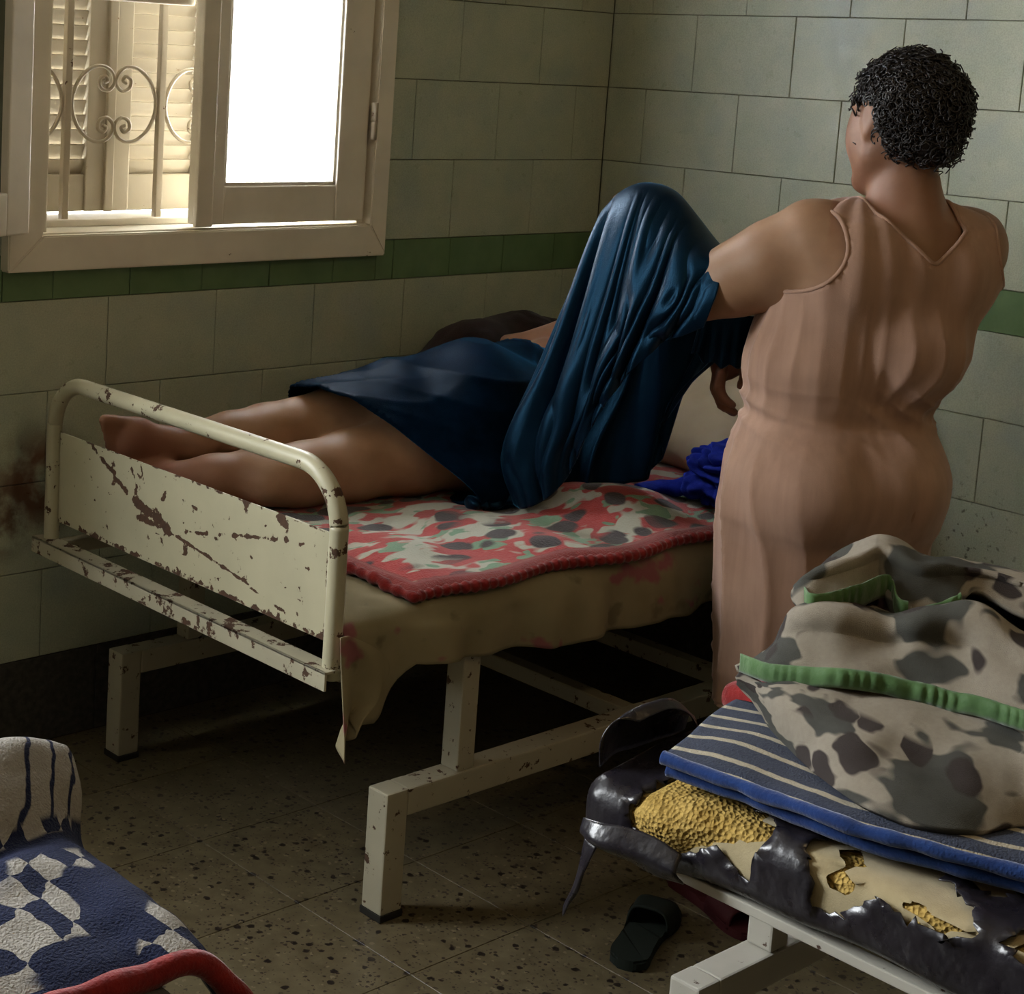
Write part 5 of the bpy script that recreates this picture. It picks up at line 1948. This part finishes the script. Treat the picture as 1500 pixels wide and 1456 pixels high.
parts, uvs = [], []
SHE = {}
for nm, C_, nu, nv, off in (('A', FA, 130, 60, (0, 0)), ('B', FB, 150, 80, (0.07, 0.33)), ('C', FC, 150, 70, (0.4, 0.75))):
    C_ = np.array(C_)
    c1, c2 = C_[-1:].copy(), C_[-1:].copy()
    c1[..., 1] -= 0.10
    c1[..., 2] -= 0.35 * (c1[..., 2] - 0.672)
    c2[..., 1] -= 0.17
    c2[..., 2] = 0.672 + 0.1 * (c2[..., 2] - 0.672)
    P = sheet_pts(np.concatenate([C_, c1, c2]), nu, nv)
    P = crease(P, 0.007, 13, 3 + len(parts))
    SHE[nm] = P
    du = np.concatenate([[0], np.cumsum(np.linalg.norm(np.diff(P[:, nv // 2], axis=0), axis=1))])
    dv = np.concatenate([[0], np.cumsum(np.linalg.norm(np.diff(P[nu // 2], axis=0), axis=1))])
    U, Vv = np.meshgrid(du + off[0], dv + off[1], indexing='ij')
    parts.append((P.reshape(-1, 3), grid_faces(nu, nv).tolist()))
    uvs.append(np.stack([U, Vv], -1).reshape(-1, 2))
V, F = merge_np(parts)
fb = tag(link('floral_blanket', mesh_np('floral_blanket', V, F, True, np.vstack(uvs)), FLORAL), 'beige and grey floral blanket with green binding heaped on the torn mattress', 'blanket')
m_ = fb.modifiers.new('thickness', 'SOLIDIFY')
m_.thickness, m_.offset = 0.010, 0


def ribbon(name, E, w, dirv, mat=GREEN, parent=fb, n=200, k=7):
    """flat gathered binding along the edge polyline E, width w along dirv"""
    E = catmull(E, n)
    t = np.linspace(0, 1, k)
    ln = np.concatenate([[0], np.cumsum(np.linalg.norm(np.diff(E, axis=0), axis=1))])
    P = np.zeros((n, k, 3))
    dv = np.asarray(dirv, float)
    for j in range(k):
        bul = 0.006 * math.sin(math.pi * t[j])
        pk = 0.0022 * np.sin(ln * 320 + 3 * np.sin(ln * 60)) * math.sin(math.pi * t[j])
        P[:, j] = E + dv * w * (t[j] - 0.15) + np.array([-0.60, -0.45, 0.45]) * (bul + 0.005 + pk)[:, None]
    return sheet(name, P, mat, parent, 0.003)


ribbon('green_binding', SHE['B'][2:, 0][::6], 0.026, (0.10, 0.10, 0.99))
ec = SHE['C'][:, 0]
ribbon('green_binding', ec[2:60:4], 0.034, (0.02, 0.02, 1.0))
ribbon('green_binding', ec[56:84:3], 0.018, (0.02, 0.02, 1.0))

# loose orange and white cloth further along the bed
ob = bundle('patterned_cloth', (-0.88, -1.80, 0.655), 0.075, m_cloth('orange_white_cloth', (0.45, 0.22, 0.03), (0.62, 0.55, 0.45), 25), 9, (1, 1, 0.75), 0.15)
tag(ob, 'crumpled orange and white cloth lying behind the floral blanket', 'cloth')

# ------------------------------------------------------------------ third bed, only a corner in view
def m_check():
    g = G('navy_check_blanket', 0.95, 0.06)
    u = g.uv()
    p = g.pos()
    w = g.n('ShaderNodeVectorMath', operation='ADD')
    g.l(u, w.inputs[0])
    nz = g.n('ShaderNodeTexNoise')
    g.l(u, nz.inputs['Vector'])
    nz.inputs['Scale'].default_value = 16
    sc = g.n('ShaderNodeVectorMath', operation='SCALE')
    g.l(nz.outputs['Color'], sc.inputs[0])
    sc.inputs['Scale'].default_value = 0.045
    g.l(sc.outputs[0], w.inputs[1])
    ck = g.n('ShaderNodeTexChecker')
    g.l(g.mapv(w.outputs[0], (1, 1, 1), (0, 0, 0), (0, 0, 0.35)), ck.inputs['Vector'])
    ck.inputs['Scale'].default_value = 17
    navy = g.mix(g.noise(p, 220, 2), (0.006, 0.009, 0.030), (0.015, 0.020, 0.050))
    wht = g.mix(g.noise(p, 160, 3), (0.22, 0.205, 0.18), (0.33, 0.31, 0.275))
    big = g.ramp(g.noise(u, 4.2, 1), [(0.47, 0.0), (0.49, 1.0)])
    body = g.mix(g.math('MULTIPLY', ck.outputs['Fac'], g.math('SUBTRACT', 1.0, big)), navy, wht)
    ln = g.math('ABSOLUTE', g.math('SINE', g.math('ADD', g.math('MULTIPLY', g.sep(w.outputs[0])[0], 34.0), g.math('MULTIPLY', g.sep(w.outputs[0])[1], 20.0))))
    roll = g.mix(g.ramp(ln, [(0.22, 1.0), (0.34, 0.0)]), wht, navy)
    vy = g.sep(u)[1]
    body = g.mix(g.ramp(vy, [(0.30, 0.0), (0.31, 1.0), (0.40, 1.0), (0.41, 0.0)]), body, navy)
    g.color(g.mix(g.ramp(vy, [(0.43, 0.0), (0.44, 1.0)]), body, roll))
    g.set(Sheen_Weight=0.05)
    return g.bump(g.noise(p, 300, 3), 0.7, 0.006).m


bed3 = tag(empty('hospital_bed', (-2.70, -1.82, 0)), 'bed frame below the navy checked blanket', 'bed')
before = set(bpy.data.objects)
bed_base(bed3, -4.52, -2.74, -2.30, -1.395, 0.485, WHITE2)
for o in set(bpy.data.objects) - before:
    o.location = Vector((2.70, 1.82, 0))
tag(soft_box('mattress', (-4.55, -2.735, -2.32, -1.385, 0.508, 0.60), m_cloth('dull_mattress_cover', (0.05, 0.045, 0.04), (0.08, 0.07, 0.06), 12), None, 0.03), 'dark mattress under the navy checked blanket', 'mattress')
CK = [
    [(-2.640, -1.86, 0.50), (-2.648, -1.79, 0.54), (-2.655, -1.68, 0.565), (-2.655, -1.57, 0.585), (-2.650, -1.50, 0.60), (-2.625, -1.44, 0.655), (-2.62, -1.40, 0.675), (-2.64, -1.365, 0.62)],
    [(-2.690, -1.815, 0.600), (-2.695, -1.76, 0.618), (-2.70, -1.66, 0.625), (-2.70, -1.57, 0.63), (-2.70, -1.515, 0.628), (-2.68, -1.455, 0.675), (-2.675, -1.405, 0.700), (-2.69, -1.36, 0.63)],
    [(-2.78, -1.800, 0.612), (-2.78, -1.75, 0.624), (-2.78, -1.66, 0.636), (-2.78, -1.59, 0.648), (-2.78, -1.535, 0.634), (-2.77, -1.475, 0.685), (-2.77, -1.41, 0.705), (-2.78, -1.36, 0.63)],
    [(-2.90, -1.798, 0.612), (-2.90, -1.75, 0.624), (-2.90, -1.66, 0.636), (-2.90, -1.59, 0.645), (-2.90, -1.54, 0.634), (-2.90, -1.48, 0.675), (-2.90, -1.41, 0.69), (-2.90, -1.36, 0.63)],
    [(-3.30, -1.80, 0.606), (-3.30, -1.75, 0.622), (-3.30, -1.66, 0.63), (-3.30, -1.60, 0.632), (-3.30, -1.54, 0.63), (-3.30, -1.48, 0.66), (-3.30, -1.41, 0.67), (-3.30, -1.36, 0.62)],
]
P = sheet_pts(np.array(CK), 90, 120)
P = crease(P, 0.006, 14, 5)
cb = tag(sheet('checked_blanket', P, m_check(), None, 0.012, (0.65, 0.70)), 'navy and white checked blanket with a red edge on the bed corner', 'blanket')
E3 = np.vstack([catmull(P[8:, 0][::-1][::4], 120), catmull(P[:10, 0][::-1], 20)])
tube('red_edging', E3, 0.014 + 0.003 * vnoise(E3, 25, 3), REDEDGE, cb, 10)

# ------------------------------------------------------------------ slippers on the floor
def slipper(name, loc, rz, mat, mat2_, label):
    """flat sole with heel, waist and ball, a wide strap over the front"""
    out = [(-0.125, 0.0), (-0.118, 0.026), (-0.09, 0.036), (-0.04, 0.035), (0.02, 0.038), (0.07, 0.048), (0.105, 0.045), (0.128, 0.026), (0.134, 0.0), (0.128, -0.026), (0.10, -0.042), (0.06, -0.043), (0.01, -0.032), (-0.05, -0.031), (-0.095, -0.033), (-0.118, -0.024)]
    O = catmull(out, 64, True)
    bm = bmesh.new()
    lo_ = [bm.verts.new((x, y, 0)) for x, y in O]
    hi_ = [bm.verts.new((x, y, 0.020 - 0.004 * (x > 0.0))) for x, y in O]
    bm.faces.new(lo_[::-1])
    bm.faces.new(hi_)
    for i in range(64):
        j = (i + 1) % 64
        bm.faces.new((lo_[i], lo_[j], hi_[j], hi_[i]))
    bmesh.ops.bevel(bm, geom=[e for e in bm.edges if len(e.link_faces) == 2 and any(len(f.verts) > 4 for f in e.link_faces)], offset=0.004, segments=2, affect='EDGES')
    me = bpy.data.meshes.new('sole')
    bm.to_mesh(me)
    bm.free()
    e = empty(name, loc)
    e.rotation_euler = (0, 0, rz)
    link('sole', me, mat, e)
    n, k = 24, 10
    P = np.zeros((n, k, 3))
    for i, t in enumerate(np.linspace(-1, 1, n)):
        for j, q in enumerate(np.linspace(0, 1, k)):
            x = 0.015 + 0.075 * q
            hw = 0.041 + 0.005 * q
            P[i, j] = (x, hw * t * (1.03 - 0.10 * t * t), 0.008 + (0.045 - 0.012 * q) * math.sqrt(max(0, 1 - t ** 4)))
    sheet('strap', P, mat2_, e, 0.004)
    return tag(e, label, 'slipper', 'slippers on the floor')


SLG = G('dark_green_rubber', 0.8, 0.2).color((0.010, 0.014, 0.011)).m
SLR = G('dark_red_rubber', 0.7, 0.2).color((0.05, 0.008, 0.010)).m
slipper('slipper', (-1.325, -1.345, 0.0), math.atan2(0.10, 0.23), SLG, SLG, 'nearly black slipper lying on the floor between the beds')
slipper('slipper', (-1.115, -1.345, 0.0), math.radians(-105), SLR, SLR, 'dark red slipper lying on the floor beside the black one')

# ------------------------------------------------------------------ warm ceiling bulb behind the camera
lamp = tag(empty('ceiling_lamp', (-1.75, -3.05, RZ)), 'warm bulb hanging from the ceiling on a short cord', 'lamp')
tube('cord', [(0, 0, 0), (0, 0, -0.1), (0, 0, -0.2)], 0.004, RUBBER, lamp, 8)
tube('socket', [(0, 0, -0.2), (0, 0, -0.23), (0, 0, -0.26)], 0.02, RUBBER, lamp, 14)
tube('ceiling_rose', [(0, 0, 0), (0, 0, -0.012), (0, 0, -0.025)], [0.05, 0.048, 0.03], WINPAINT, lamp, 20)
bm = bmesh.new()
bmesh.ops.create_uvsphere(bm, u_segments=20, v_segments=14, radius=0.04)
me = bpy.data.meshes.new('bulb')
bm.to_mesh(me)
bm.free()
gb = G('lit_bulb')
gb.set(Emission_Color=(1.0, 0.70, 0.36, 1), Emission_Strength=125.0)
link('bulb', me, gb.m, lamp, (0, 0, -0.30))
